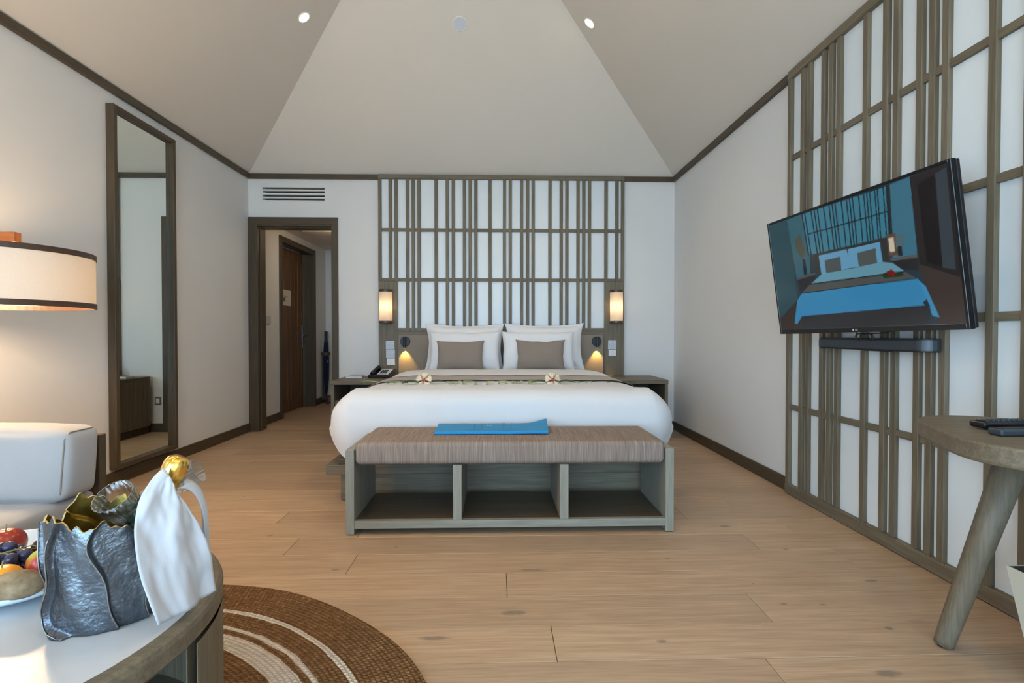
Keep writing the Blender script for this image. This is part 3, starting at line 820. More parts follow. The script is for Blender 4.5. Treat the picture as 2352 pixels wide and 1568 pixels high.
for x, sgn, ang, lab in ((-.512, -1, pi - .15, 'dark green leaf on the outer side of the left hibiscus'), (-.445, 1, .1, 'dark green leaf on the inner side of the left hibiscus'),
                 (.328, -1, pi + .25, 'dark green leaf on the inner side of the right hibiscus'), (.398, 1, -.15, 'dark green leaf on the outer side of the right hibiscus')):
    loose_leaf(x, 3.44, ang, .115, .052, 'leaf_dark', lab, 'dark leaves beside the hibiscus', .20)
for i, (x, y, a, L) in enumerate(((-.72, 3.43, .5, .06), (-.86, 3.45, 2.4, .055), (-.62, 3.42, .8, .05), (.53, 3.42, .2, .07), (.62, 3.44, .1, .05), (.72, 3.42, -.2, .075), (.88, 3.42, -.4, .06))):
    loose_leaf(x, y, a, L, .024, 'leaf_dark', 'small dark green leaf on the duvet, ' + ('second', 'first', 'third', 'fourth', 'fifth', 'sixth', 'last')[i] + ' from the left bed edge', 'small scattered leaves', .2)
def leaf_strip(x, y, ang, L, w, mat, label):
    o = MB().grid(lambda u, v: (L * u, w * (v - .5) * (1 - .6 * u ** 3), .004 + .006 * sin(pi * u)), 10, 2).build('leaf_strip', mat, None, smooth=True, solid=.0008)
    o.location = (x, y, bed_z(x, y) + .006); o.rotation_euler = (0, 0, ang); tag(o, label, 'leaf', 'leaf strips on the bed')
leaf_strip(.44, 3.55, .10, .32, .030, 'leaf_lime', 'bright lime leaf strip beside the right hibiscus')
leaf_strip(-.60, 3.52, pi + .08, .20, .028, 'leaf_pale', 'pale leaf strip beside the left hibiscus')
leaf_strip(-.80, 3.55, pi - .12, .13, .022, 'leaf_pale', 'short pale leaf strip near the left bed edge')
LET = {'W': [(0, 1, .25, 0), (.25, 0, .5, .7), (.5, .7, .75, 0), (.75, 0, 1, 1)], 'E': [(.1, 0, .1, 1), (.1, 0, 1, 0), (.1, .5, .85, .5), (.1, 1, 1, 1)],
       'L': [(.15, 0, .15, 1), (.15, 0, 1, 0)], 'C': [(.15, 0, .15, 1), (.15, 0, 1, 0), (.15, 1, 1, 1)],
       'O': [(.1, 0, .1, 1), (.9, 0, .9, 1), (.1, 0, .9, 0), (.1, 1, .9, 1)], 'M': [(.05, 0, .15, 1), (.15, 1, .5, .3), (.5, .3, .85, 1), (.85, 1, .95, 0)]}
lx = [(-.330, .080), (-.230, .058), (-.150, .045), (-.075, .050), (.004, .062), (.094, .082), (.205, .052)]
nth = {'W': 'W at the left end', 'L': 'L', 'C': 'C', 'O': 'O', 'M': 'M'}
for (x, w), ch, i in zip(lx, 'WELCOME', range(7)):
    lab = {1: 'letter E between W and L', 6: 'last letter E'}.get(i, 'letter ' + nth.get(ch, ch))
    t = thing('leaf_letter', lab + ' of the pale leaf-strip word on the duvet', 'letter', (x, 3.40, bed_z(x, 3.5) + .006), group='leaf letters spelling WELCOME on the bed')
    hh = .135
    for j, (a, b, c_, d) in enumerate(LET[ch]):
        p, q = Vector((a * w, b * hh, 0)), Vector((c_ * w, d * hh, 0)); dd = (q - p).normalized(); nn = Vector((-dd.y, dd.x, 0)) * .0065
        e = dd * .004; lz = .001 + .0016 * j
        m = MB().add([p - e - nn + Vector((0,0,lz)), q + e - nn + Vector((0,0,lz)), q + e + nn + Vector((0,0,lz)), p - e + nn + Vector((0,0,lz)),
                      p - e - nn + Vector((0,0,lz+.0016)), q + e - nn + Vector((0,0,lz+.0016)), q + e + nn + Vector((0,0,lz+.0016)), p - e + nn + Vector((0,0,lz+.0016))],
                     [(0,3,2,1),(4,5,6,7),(0,1,5,4),(1,2,6,5),(2,3,7,6),(3,0,4,7)])
        m.build('stroke', 'leaf_pale', t, local=True)

# ================================================================== NIGHTSTANDS
def nightstand(x0, x1, label):
    t = thing('nightstand', label, 'nightstand', ((x0 + x1) / 2, 5.0, 0), group='nightstands')
    yf, yb = 4.735, HF - .002
    B(x0, x1, yf, yb, .523, .560).build('top', 'oak_x', t, bevel=.003)
    for a, b in ((x0, x0 + .030), (x1 - .030, x1)): B(a, b, yf + .012, yb, .07, .5228).build('side_panel', 'oak_z', t, bevel=.002)
    B(x0 + .03, x1 - .03, yf + .025, yb, .07, .10).build('bottom', 'oak_x', t)
    B(x0 + .03, x1 - .03, yb - .02, yb, .10, .5228).build('back_panel', 'trim_x', t)
    dr = B(x0 + .034, x1 - .034, yf + .020, yf + .04, .105, .36).build('drawer_front', 'oak_x', t, bevel=.002)
    B((x0 + x1) / 2 - .06, (x0 + x1) / 2 + .06, yf + .012, yf + .020, .335, .345).build('drawer_pull', 'black_satin', dr)
    B(x0 + .03, x1 - .03, yf + .04, yb - .02, .36, .378).build('shelf', 'oak_x', t)
    B(x0 + .02, x1 - .02, yf + .05, yb, .003, .07).build('plinth', 'trim_x', t)
nightstand(-1.500, -1.025, 'grey oak nightstand with open shelf left of the bed, carrying the telephone')
nightstand(1.100, 1.568, 'grey oak nightstand with open shelf right of the bed, bare on top')
ph = thing('telephone', 'black desk telephone with grey keypad on the left nightstand', 'telephone', (-1.115, 5.09, .5605), (0, 0, radians(-8)))
def wedge(x0, x1, y0, y1, h0, h1, z=0): 
    return MB().add([(x0,y0,z),(x1,y0,z),(x1,y1,z),(x0,y1,z),(x0,y0,z+h0),(x1,y0,z+h0),(x1,y1,z+h1),(x0,y1,z+h1)], [(0,3,2,1),(4,5,6,7),(0,1,5,4),(1,2,6,5),(2,3,7,6),(3,0,4,7)])
wedge(-.105, .105, -.095, .095, .028, .080).build('body', 'black_plastic', ph, bevel=.006, local=True)
def on_wedge(x, y): return .028 + (.080 - .028) * (y + .095) / .19
hs = MB().tube([(-.065, -.088, on_wedge(0, -.088) + .014), (-.065, -.03, on_wedge(0, -.03) + .022), (-.065, .03, on_wedge(0, .03) + .022), (-.065, .088, on_wedge(0, .088) + .014)], [.020, .015, .015, .021], 14)
hs.build('handset', 'black_satin', ph, smooth=True, local=True)
wedge(-.025, .085, -.075, .080, .0, .0425, .0355).build('keypad_plate', 'switch_mark', ph, local=True)
for i in range(3):
    for j in range(4):
        x, y = -.008 + i * .024, -.055 + j * .026; z = on_wedge(x, y) + .004
        B(x, x + .017, y, y + .017, z, z + .008).build('key', 'grey_plastic', ph, bevel=.002, local=True)
nb_ = thing('notepad', 'thin white notepad with a pen on the left nightstand', 'notepad', (-1.375, 5.08, .5605), (0, 0, radians(6)))
B(-.075, .075, -.05, .05, 0, .012).build('pages', 'white_plastic', nb_, local=True, bevel=.001)
B(-.077, .077, -.052, .052, .0121, .014).build('cover', 'paper', nb_, local=True)
MB().tube([(-.05, .02, .0185), (.08, .035, .0185)], .0042, 10).build('pen', 'steel', nb_, local=True)

# ================================================================== BENCH
bn = thing('bench', 'grey oak foot-of-bed bench with three open cubbies and a striped seat', 'bench', (.068, 2.78, 0))
bx0, bx1, by0, by1 = -.738, .874, 2.549, 3.000
for a, b in ((bx0, bx0 + .042), (bx1 - .042, bx1)): B(a, b, by0, by1, .004, .416).build('side_panel', 'pale_oak_z', bn, bevel=.003)
for x in (bx0 + .02, bx1 - .02):
    for y in (by0 + .025, by1 - .025): MB().tube([(x, y, 0), (x, y, .004)], .012, 10).build('glide', 'black_satin', bn)
B(bx0 + .042, bx1 - .042, by0, by0 + .03, .032, .070).build('front_rail', 'pale_oak_x', bn, bevel=.002)
B(bx0 + .042, bx1 - .042, by0 + .0302, by1, .034, .0695).build('bottom_shelf', 'trim_x', bn, bevel=.002)  # one board with the front rail; dark stain paints in the cubby shade
for a in (-.217, .308): B(a, a + .043, by0, by1, .0703, .340).build('divider', 'pale_oak_z', bn, bevel=.002)
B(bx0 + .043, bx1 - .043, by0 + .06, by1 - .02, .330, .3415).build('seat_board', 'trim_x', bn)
B(bx0 + .044, bx1 - .044, by0 + .002, by1, .342, .452).build('seat_cushion', 'bench_cloth', bn, bevel=.024, seg=5, smooth=True)
# ---------------------------------------------------------------- folded blue bag on the bench
bgx = thing('beach_bag', 'flat blue fabric bag with stitched straps folded on the bench', 'bag', (-.03, 2.86, .4525))
def bag(u, v, z0, lift=1):
    x = -.33 + .60 * u; y = 2.735 + .245 * v
    x += .012 * v * (1 if u > .5 else -.3)
    z = .4525 + z0 + lift * (.028 * max(0, (u - .82) / .18) ** 1.5 * v + .004 * nz(u * 4, v * 3, 2) + .003)
    return (x, y, z)
m = MB(); m.grid(lambda u, v: bag(u, v, .016), 40, 10); m.grid(lambda u, v: bag(u, v, 0, .6), 40, 10)
def edge(fn, n):
    vs = []
    for i in range(n + 1):
        a, b = fn(i / n); vs.append(bag(a, b, .016)); vs.append(bag(a, b, 0, .6))
    m.add(vs, [(2*i, 2*i+2, 2*i+3, 2*i+1) for i in range(n)])
edge(lambda s: (s, 0), 40); edge(lambda s: (1, s), 10); edge(lambda s: (1 - s, 1), 40); edge(lambda s: (0, 1 - s), 10)
m.build('bag_body', 'bag_blue', bgx, bevel=.004, merge=.0004)
def bag_line(u0, v0, u1, v1, w=.003, mat='bag_line', nm='stitched_line'):
    n = 8; vs = []
    d = Vector((u1 - u0, v1 - v0)); 
    for i in range(n + 1):
        u, v = u0 + d.x * i / n, v0 + d.y * i / n
        p = Vector(bag(u, v, .0166)); q = Vector((-(d.y * .245), d.x * .6, 0)).normalized() * w / 2
        vs += [p - q, p + q]
    MB().add(vs, [(2*i, 2*i+1, 2*i+3, 2*i+2) for i in range(n)]).build(nm, mat, bgx)
for a in ((.345, .18, .345, 1), (.405, .2, .405, 1), (.420, .2, .420, 1), (.345, .18, .405, .18), (.46, .22, .58, .22), (.585, .2, .585, 1), (.60, .2, .60, 1), (.665, .2, .665, 1), (.60, .2, .665, .2)):
    bag_line(*a)
bag_line(.462, .62, .475, .72, .010, 'bag_mark', 'printed_mark'); bag_line(.485, .60, .50, .64, .008, 'bag_mark', 'printed_mark')
# ================================================================== TELEVISION
def frame_axes(ya, ti, ro):
    r = Vector((-sin(ya), -cos(ya), 0)); n = Vector((-cos(ya), sin(ya), 0)); u = Vector((0, 0, 1))
    u2 = u * cos(ti) + n * sin(ti)
    r2 = r * cos(ro) + u2 * sin(ro); u3 = u2 * cos(ro) - r * sin(ro); n3 = r2.cross(u3)
    return r2, u3, n3
TVW, TVH = 1.03, .603
r2, u3, n3 = frame_axes(-.112, .130, .016)
tvm = Matrix((r2, -n3, u3)).transposed()          # local x right, y into the wall, z up
tv = thing('television', 'wall-mounted flat television showing a bedroom, tilted down on its bracket', 'television', (1.563, 2.298, 1.287), tvm.to_euler())
hwv, hhv = TVW / 2, TVH / 2
sx0, sx1, sz0, sz1 = -hwv + .012, hwv - .012, -hhv + .022, hhv - .012
bz = MB()
for b in ((-hwv, sx0, -.001, .022, -hhv, hhv), (sx1, hwv, -.001, .022, -hhv, hhv), (sx0, sx1, -.001, .022, -hhv, sz0), (sx0, sx1, -.001, .022, sz1, hhv)): bz.box(*b)
bz.build('bezel', 'black_plastic', tv, local=True, bevel=.0015, seg=1)
B(-hwv + .002, hwv - .002, .0225, .040, -hhv + .002, hhv - .002).build('rear_cover', 'black_satin', tv, local=True, bevel=.004)
B(-hwv + .12, hwv - .12, .040, .070, -hhv + .03, .10).build('rear_box', 'black_satin', tv, local=True, bevel=.01)
# picture, traced in the screen's own plane
src = np.array([(90, 560), (1310, 85), (1440, 1240), (160, 1245)], float); dst = np.array([(0, 1), (1, 1), (1, 0), (0, 0)], float)
A = []
for (x, y), (u, v) in zip(src, dst): A += [[x, y, 1, 0, 0, 0, -u * x, -u * y], [0, 0, 0, x, y, 1, -v * x, -v * y]]
Hm = np.append(np.linalg.solve(np.array(A), dst.reshape(-1)), 1).reshape(3, 3)
def uv(p):
    q = Hm @ np.array([p[0], p[1], 1.0]); return q[:2] / q[2]
NX, NY, SS = 260, 148, 3
NX *= SS; NY *= SS
img = np.zeros((NY, NX, 3)); img[:] = (40, 62, 72)
gx, gy = np.meshgrid((np.arange(NX) + .5) / NX, (np.arange(NY) + .5) / NY)
def poly(pts, col, raw=False):
    P_ = [tuple(p) if raw else tuple(uv(p)) for p in pts]
    inside = np.zeros(gx.shape, bool); j = len(P_) - 1
    for i in range(len(P_)):
        (xi, yi), (xj, yj) = P_[i], P_[j]
        c_ = ((yi > gy) != (yj > gy)) & (gx < (xj - xi) * (gy - yi) / (yj - yi + 1e-12) + xi)
        inside ^= c_; j = i
    img[inside] = col
def lerp(a, b, k): return (a[0] + (b[0] - a[0]) * k, a[1] + (b[1] - a[1]) * k)
def line(a, b, w, col):
    d = Vector((b[0] - a[0], b[1] - a[1])).normalized(); n_ = Vector((-d.y, d.x)) * w / 2
    poly([(a[0] + n_.x, a[1] + n_.y), (b[0] + n_.x, b[1] + n_.y), (b[0] - n_.x, b[1] - n_.y), (a[0] - n_.x, a[1] - n_.y)], col)
poly([(60, 520), (215, 500), (265, 1060), (150, 1180)], (44, 82, 92))
poly([(205, 520), (305, 470), (345, 740), (350, 880), (262, 920)], (56, 108, 124))
poly([(300, 475), (885, 262), (905, 640), (340, 750)], (66, 140, 165))
poly([(885, 262), (1035, 195), (1080, 745), (905, 770)], (68, 128, 154))
poly([(1030, 200), (1320, 70), (1400, 900), (1095, 800)], (40, 34, 36))
poly([(1085, 250), (1215, 175), (1262, 830), (1150, 800)], (17, 9, 9))
poly([(1215, 170), (1305, 110), (1365, 850), (1265, 835)], (58, 70, 80))
poly([(1300, 110), (1330, 80), (1420, 900), (1365, 850)], (32, 28, 32))
poly([(140, 1185), (270, 1040), (290, 1260), (140, 1260)], (58, 46, 42))
poly([(1085, 790), (1400, 885), (1460, 1260), (1240, 1260)], (66, 54, 48))
poly([(1095, 785), (1400, 880), (1400, 905), (1095, 810)], (36, 30, 30))
TLp, TRp, BRp, BLp = (300, 475), (885, 262), (905, 640), (340, 750)
for k in (0, .03, .10, .135, .17, .24, .30, .335, .37, .44, .50, .535, .57, .64, .70, .735, .77, .83, .86, .93, .965, 1.0):
    line(lerp(TLp, TRp, k), lerp(BLp, BRp, k), 7, (24, 36, 44))
line((338, 612), (892, 440), 7, (24, 36, 44)); line(TLp, TRp, 7, (28, 42, 50))
poly([(865, 262), (890, 255), (905, 600), (880, 605)], (38, 46, 50))
poly([(370, 745), (872, 622), (885, 800), (385, 870)], (54, 56, 58))
poly([(862, 608), (925, 595), (945, 745), (880, 760)], (104, 84, 72))
poly([(876, 632), (914, 622), (922, 722), (888, 730)], (236, 222, 196))
poly([(925, 600), (985, 600), (985, 690), (930, 700)], (92, 118, 128))
poly([(940, 690), (968, 684), (975, 750), (945, 755)], (36, 36, 42))
poly([(885, 785), (1082, 750), (1092, 855), (960, 845), (900, 800)], (40, 40, 44)); poly([(885, 770), (1082, 742), (1085, 764), (890, 792)], (98, 98, 98))
poly([(265, 905), (382, 868), (386, 905), (282, 1010)], (40, 42, 48)); poly([(262, 900), (382, 866), (384, 880), (270, 915)], (84, 88, 90))
poly([(253, 650), (288, 612), (318, 720), (302, 778), (262, 720)], (84, 88, 74)); poly([(300, 778), (316, 778), (330, 880), (308, 884)], (28, 38, 58))
poly([(404, 752), (590, 708), (617, 836), (422, 885)], (112, 176, 214)); poly([(597, 708), (818, 657), (835, 800), (608, 838)], (112, 176, 214))
poly([(443, 786), (546, 760), (554, 856), (453, 870)], (82, 92, 94)); poly([(660, 735), (787, 700), (797, 812), (672, 832)], (88, 96, 96))
poly([(420, 880), (835, 795), (905, 802), (990, 862), (345, 948)], (112, 172, 194))
poly([(345, 945), (990, 862), (1078, 912), (290, 1008)], (86, 90, 88)); line((345, 945), (990, 862), 7, (30, 36, 40)); line((290, 1006), (1076, 912), 7, (30, 36, 40))
poly([(290, 1008), (1078, 912), (1150, 1000), (1165, 1100), (290, 1158), (262, 1208), (243, 1205), (262, 1052)], (58, 152, 206))
poly([(1078, 912), (1140, 968), (1240, 1192), (1185, 1180), (1150, 1050)], (70, 160, 212)); poly([(290, 1160), (1150, 1102), (1175, 1180), (1140, 1235), (290, 1240)], (46, 48, 54))
poly([(1118, 1080), (1145, 1060), (1170, 1110), (1140, 1120)], (30, 44, 60))
poly([(826, 880), (870, 866), (980, 872), (978, 893), (845, 908)], (34, 58, 30)); poly([(862, 862), (895, 848), (928, 872), (912, 894), (872, 892)], (140, 14, 22))
img = img.reshape(NY // SS, SS, NX // SS, SS, 3).mean((1, 3)); NX //= SS; NY //= SS
lin = np.where(img / 255 <= .04045, img / 255 / 12.92, ((img / 255 + .055) / 1.055) ** 2.4)
vs = [(sx0 + (sx1 - sx0) * i / NX, .0005, sz0 + (sz1 - sz0) * j / NY) for j in range(NY + 1) for i in range(NX + 1)]
fs = [(j*(NX+1)+i, j*(NX+1)+i+1, (j+1)*(NX+1)+i+1, (j+1)*(NX+1)+i) for j in range(NY) for i in range(NX)]
me = bpy.data.meshes.new('screen'); me.from_pydata(vs, [], fs)
ca = me.color_attributes.new('picture', 'FLOAT_COLOR', 'CORNER')
cc = np.ones((NX * NY, 4, 4)); cc[:, :, :3] = lin.reshape(-1, 1, 3); ca.data.foreach_set('color', cc.reshape(-1))
me.materials.append(M['tv_picture'])
sc_o = bpy.data.objects.new('screen', me); COL.objects.link(sc_o); sc_o.parent = tv
def text_mesh(txt, size, mat, parent, loc, rot, name):
    cu = bpy.data.curves.new(name, 'FONT'); cu.body = txt; cu.size = size; cu.extrude = .0003; cu.align_x = 'CENTER'; cu.align_y = 'CENTER'
    tmp = bpy.data.objects.new('tmp', cu); COL.objects.link(tmp)
    dg = bpy.context.evaluated_depsgraph_get(); me_ = bpy.data.meshes.new_from_object(tmp.evaluated_get(dg))
    bpy.data.objects.remove(tmp); me_.materials.clear(); me_.materials.append(M[mat])
    o = bpy.data.objects.new(name, me_); COL.objects.link(o); o.parent = parent; o.location = loc; o.rotation_euler = rot
    return o
plain('logo_grey', (.55, .56, .58), .4)
text_mesh('LG', .012, 'logo_grey', tv, (.012, -.0014, -hhv + .011), (pi / 2, 0, 0), 'logo')
n = 20
MB().add([(-.006 + .005 * cos(2*pi*i/n), -.0014, -hhv + .011 + .005 * sin(2*pi*i/n)) for i in range(n)] , [tuple(range(n))]).build('logo_roundel', 'logo_grey', tv, local=True)
# bracket between rear box and wall screen
tb = thing('tv_bracket', 'black folding wall bracket behind the television', 'bracket', (RF, 2.30, 1.25))
B(RF - .012, RF - .0005, 2.19, 2.42, 1.12, 1.38).build('wall_plate', 'black_satin', tb, bevel=.002)
MB().tube([(RF - .012, 2.36, 1.25), (1.70, 2.25, 1.25), (1.655, 2.30, 1.25)], .015, 10).build('arm', 'black_satin', tb)
cb = MB(); pts = []
for i in range(60):
    a = i / 59 * 4.4 * pi; pts.append((1.66 + .006 * sin(a * .7), 2.33 + .045 * cos(a) - .03 * i / 59, .968 + .016 * sin(a) + .004 * sin(3 * a)))
pts.append((1.67, 2.20, .985)); pts.append((1.675, 2.12, 1.01)); pts.insert(0, (1.68, 2.38, 1.03))
tag(cb.tube(pts, .0028, 8).build('cable', 'black_satin', None, smooth=True), 'looped black cable hanging under the television above the soundbar', 'cable')
# soundbar with rounded ends
sb = thing('soundbar', 'black soundbar mounted on the lattice below the television', 'soundbar', (1.735, 2.39, .908))
def stadium(x0, x1, y0, y1, r, n=10):
    p = []
    for cx_, cy_, a0 in ((x0 + r, y1 - r, pi / 2), (x0 + r, y0 + r, pi), ):
        for i in range(n + 1): a = a0 + (pi / 2) * i / n; p.append((cx_ + r * cos(a), cy_ + r * sin(a)))
    p += [(x1, y0), (x1, y1)]
    return p
MB().prism(stadium(1.700, RF - .012, 2.035, 2.752, .055), .906, .962).build('body', 'black_satin', sb, bevel=.004, smooth=False)
MB().prism(stadium(1.6985, RF - .03, 2.0335, 2.7535, .055), .914, .952).build('grille', 'grey_plastic', sb)
B(RF - .012, RF - .0005, 2.30, 2.48, .90, .95).build('mount', 'black_satin', sb)
# ================================================================== SIDE TABLE (right)
DCX, DCY, DZT = 1.452, 1.315, .720
st = thing('side_table', 'rounded grey oak side table on thick splayed tapering legs', 'table', (DCX, DCY, 0))
def lobe(a, R=.290): return R + .034 * cos(3 * (a - radians(97)))
n = 96
prof = [(-.050, .968), (-.047, .988), (-.040, 1.0), (-.006, 1.0), (-.002, .995), (0, .985)]
m = MB(); vs = []
for z, k in prof:
    for i in range(n):
        a = 2 * pi * i / n; r_ = lobe(a) * k; vs.append((DCX + r_ * cos(a), DCY + r_ * sin(a), DZT + z))
fs = [(j*n+i, j*n+(i+1)%n, (j+1)*n+(i+1)%n, (j+1)*n+i) for j in range(len(prof)-1) for i in range(n)]
fs += [tuple(range(n-1, -1, -1)), tuple(range((len(prof)-1)*n, len(prof)*n))]
m.add(vs, fs).build('table_top', 'oak_x', st, bevel=0)
for fx, fy, tx, ty in ((1.402, 1.590, 1.545, 1.495), (1.215, 1.06, 1.345, 1.20), (1.705, 1.105, 1.56, 1.215)):
    d = Vector((tx - fx, ty - fy, .67 - .006)); p0 = Vector((fx, fy, .006))
    lg = MB().tube([p0, p0 + d * .03, p0 + d * .5, p0 + d], [.026, .0275, .0345, .042], 28).build('leg', 'oak_z', st, smooth=True)
    MB().tube([(fx, fy, 0), (fx, fy, .008)], .016, 14).build('foot_pad', 'black_satin', lg)
# remotes on the table
rm = thing('remote_control', 'black television remote with rows of buttons, at the back of the side table', 'remote', (1.395, 1.395, DZT + .0005), (0, 0, radians(4)))
B(-.085, .085, -.024, .024, .004, .022).build('body', 'black_plastic', rm, bevel=.007, seg=3, local=True)
for i in range(9):
    for j in range(3): B(-.070 + i * .0155, -.060 + i * .0155, -.016 + j * .012, -.009 + j * .012, .022, .0245).build('button', 'grey_plastic', rm, local=True)
rm2 = thing('remote_control', 'plain dark remote lying in front of the other on the side table', 'remote', (1.360, 1.305, DZT + .0005), (0, 0, radians(2)))
B(-.085, .085, -.020, .020, 0, .018).build('body', 'grey_plastic', rm2, bevel=.006, seg=3, local=True)
B(-.08, .08, -.012, .012, .0181, .0188).build('button_pad', 'black_satin', rm2, local=True)
# waste bin
wbn = thing('waste_bin', 'cream tapered waste bin with a dark inside under the side table', 'bin', (1.585, 1.31, 0))
def frus(m, cx, cy, h0, h1, z0, z1, flip=False):
    v = [(cx + sx * h0, cy + sy * h0, z0) for sx, sy in ((-1,-1),(1,-1),(1,1),(-1,1))] + [(cx + sx * h1, cy + sy * h1, z1) for sx, sy in ((-1,-1),(1,-1),(1,1),(-1,1))]
    m.add(v, [(0,1,5,4),(1,2,6,5),(2,3,7,6),(3,0,4,7)] + ([(0,3,2,1)] if not flip else [(3,0,1,2)]))
    return m
frus(MB(), 1.585, 1.32, .082, .126, .002, .318).build('outer_wall', 'bin_cream', wbn, solid=.004)
frus(MB(), 1.585, 1.32, .076, .121, .012, .318).build('liner', 'bin_dark', wbn, solid=.002)

# ================================================================== DAYBED (left)
db = thing('daybed', 'pale grey upholstered daybed with a thick end bolster and oak end panel', 'sofa', (-2.0, 1.0, 0))
dx0, dx1 = XL + .04, -1.562
B(dx0, dx1 + .004, 2.085, 2.122, .02, .585).build('end_panel', 'trim_z', db, bevel=.003)
B(dx0, dx1, -.05, 2.083, .10, .19).build('base_frame', 'trim_y', db, bevel=.003)
for x in (dx0 + .05, dx1 - .05):
    for y in (.0, 1.0, 2.0): MB().tube([(x, y, .0145 if math.hypot(x + 1.17, y - .955) < 1.14 else 0), (x, y, .10)], .022, 14).build('leg', 'trim_z', db)
def soft_box(x0, x1, y0, y1, z0, z1, r, puff, nm, seed, lean=0.0):
    N = 22; cx, cy, cz = (x0+x1)/2, (y0+y1)/2, (z0+z1)/2; hx, hy, hz = (x1-x0)/2, (y1-y0)/2, (z1-z0)/2
    m = MB()
    def pt(ax, s, u, v):
        q = [0, 0, 0]; q[ax] = s; q[(ax+1) % 3] = u; q[(ax+2) % 3] = v
        P_ = Vector((q[0]*hx, q[1]*hy, q[2]*hz)); I = Vector((max(-hx+r, min(hx-r, P_.x)), max(-hy+r, min(hy-r, P_.y)), max(-hz+r, min(hz-r, P_.z))))
        d = P_ - I
        if d.length > 1e-9: P_ = I + d.normalized() * r
        k = (1 - abs(u) ** 3) * (1 - abs(v) ** 3) * puff
        e = Vector((0, 0, 0)); e[ax] = s * k; P_ += e
        P_ += Vector((1, 1, 1)) * .003 * nz(P_.x * 5 + seed, P_.y * 5, P_.z * 5)
        return (cx + P_.x, cy + P_.y + lean * (P_.z / hz), cz + P_.z)
    for ax in range(3):
        for s in (-1, 1): m.grid(lambda a, b: pt(ax, s, a * 2 - 1, b * 2 - 1), N, N)
    return m
soft_box(dx0, dx1, -.03, 2.080, .192, .380, .03, .008, 'seat', 1).build('seat_cushion', 'sofa_cloth', db, smooth=True, merge=.0005)
bc = soft_box(dx0 + .02, dx1 + .022, 1.890, 2.062, .378, .632, .032, .014, 'bolster', 2, lean=.014).build('end_bolster', 'sofa_cloth', db, smooth=True, merge=.0005)
bx_, by_, bz_ = (dx0 + .02 + dx1 + .022) / 2, 1.976, .505; hx_, hy_, hz_, r_ = (dx1 + .002 - dx0) / 2, .086, .127, .032; q_ = r_ * .72
pt_ = []
for i in range(13):
    z = -hz_ + r_ + (2 * hz_ - 2 * r_) * i / 12; pt_.append((bx_ + hx_ - r_ + q_, by_ - hy_ + r_ - q_ + .014 * z / hz_, bz_ + z))
for i in range(9):
    y = -hy_ + r_ + (2 * hy_ - 2 * r_) * i / 8; pt_.append((bx_ + hx_ - r_ + q_ + .001, by_ + y + .012, bz_ + hz_ - r_ + q_ + .001))
MB().tube(pt_, .0026, 8).build('piping_seam', 'taupe', bc)

# ================================================================== FLOOR LAMP
LX, LY, LR, LZ0, LZ1 = -2.0, 2.138, .318, 1.086, 1.312
fl = thing('floor_lamp', 'lit drum lamp with a linen shade hung from a reddish wooden arm', 'lamp', (-2.40, LY + .02, 0))
MB().lathe([(LR, LZ0 + .022), (LR, LZ1 - .020)], 72, (LX, LY, 0)).build('lamp_shade', 'shade_linen', fl, smooth=True)
for z0, z1 in ((LZ0, LZ0 + .022), (LZ1 - .020, LZ1 + .002)):
    MB().lathe([(LR - .004, z0), (LR + .0035, z0), (LR + .0035, z1), (LR - .004, z1), (LR - .004, z0)], 72, (LX, LY, 0)).build('shade_band', 'dark_wood_band', fl, smooth=False)
B(-2.40, -1.905, LY - .016, LY + .016, 1.345, 1.384).build('arm', 'arm_wood', fl, bevel=.002)
MB().tube([(LX, LY, 1.345), (LX, LY, 1.18)], .008, 12).build('stem', 'dark_wood_band', fl)
for a in range(3):
    an = 2 * pi * a / 3 + .4; MB().tube([(LX, LY, 1.30), (LX + (LR - .004) * cos(an), LY + (LR - .004) * sin(an), 1.300)], .003, 8).build('spider_arm', 'dark_wood_band', fl)
MB().lathe([(.0001, 1.135), (.026, 1.15), (.032, 1.175), (.018, 1.205), (.0001, 1.21)], 20, (LX, LY, 0)).build('bulb', 'bulb', fl, smooth=True)
B(-2.425, -2.395, LY - .016, LY + .016, .03, 1.384).build('pole', 'arm_wood', fl, bevel=.002)
B(-2.475, -2.345, LY - .005, LY + .16, 0, .03).build('base', 'arm_wood', fl, bevel=.003)
point('floor_lamp_light', (LX, LY, 1.175), 40, .05, (1.0, .68, .38))

# ================================================================== RUG
RGX, RGY, RGR = -1.17, .955, 1.09
rg = MB()
NR, NA_ = 81 * 3, 300
def rugz(r_): return .009 + .004 * abs(sin(pi * r_ / .0135)) if r_ < RGR - .004 else 0.001
vs = []; 
for j in range(NR + 1):
    r_ = RGR * j / NR
    for i in range(NA_):
        a = 2 * pi * i / NA_; w = 1 + .004 * sin(5 * a) + .003 * sin(11 * a + 1)
        vs.append((r_ * w * cos(a), r_ * w * sin(a), rugz(r_)))
fs = [(j*NA_+i, j*NA_+(i+1)%NA_, (j+1)*NA_+(i+1)%NA_, (j+1)*NA_+i) for j in range(NR) for i in range(NA_)]
ro = rg.add(vs, fs).build('rug', 'jute', None, smooth=True, fixn=False)
ro.location = (RGX, RGY, .0005); tag(ro, 'round brown jute rug with pale ring stripes under the coffee table', 'rug')

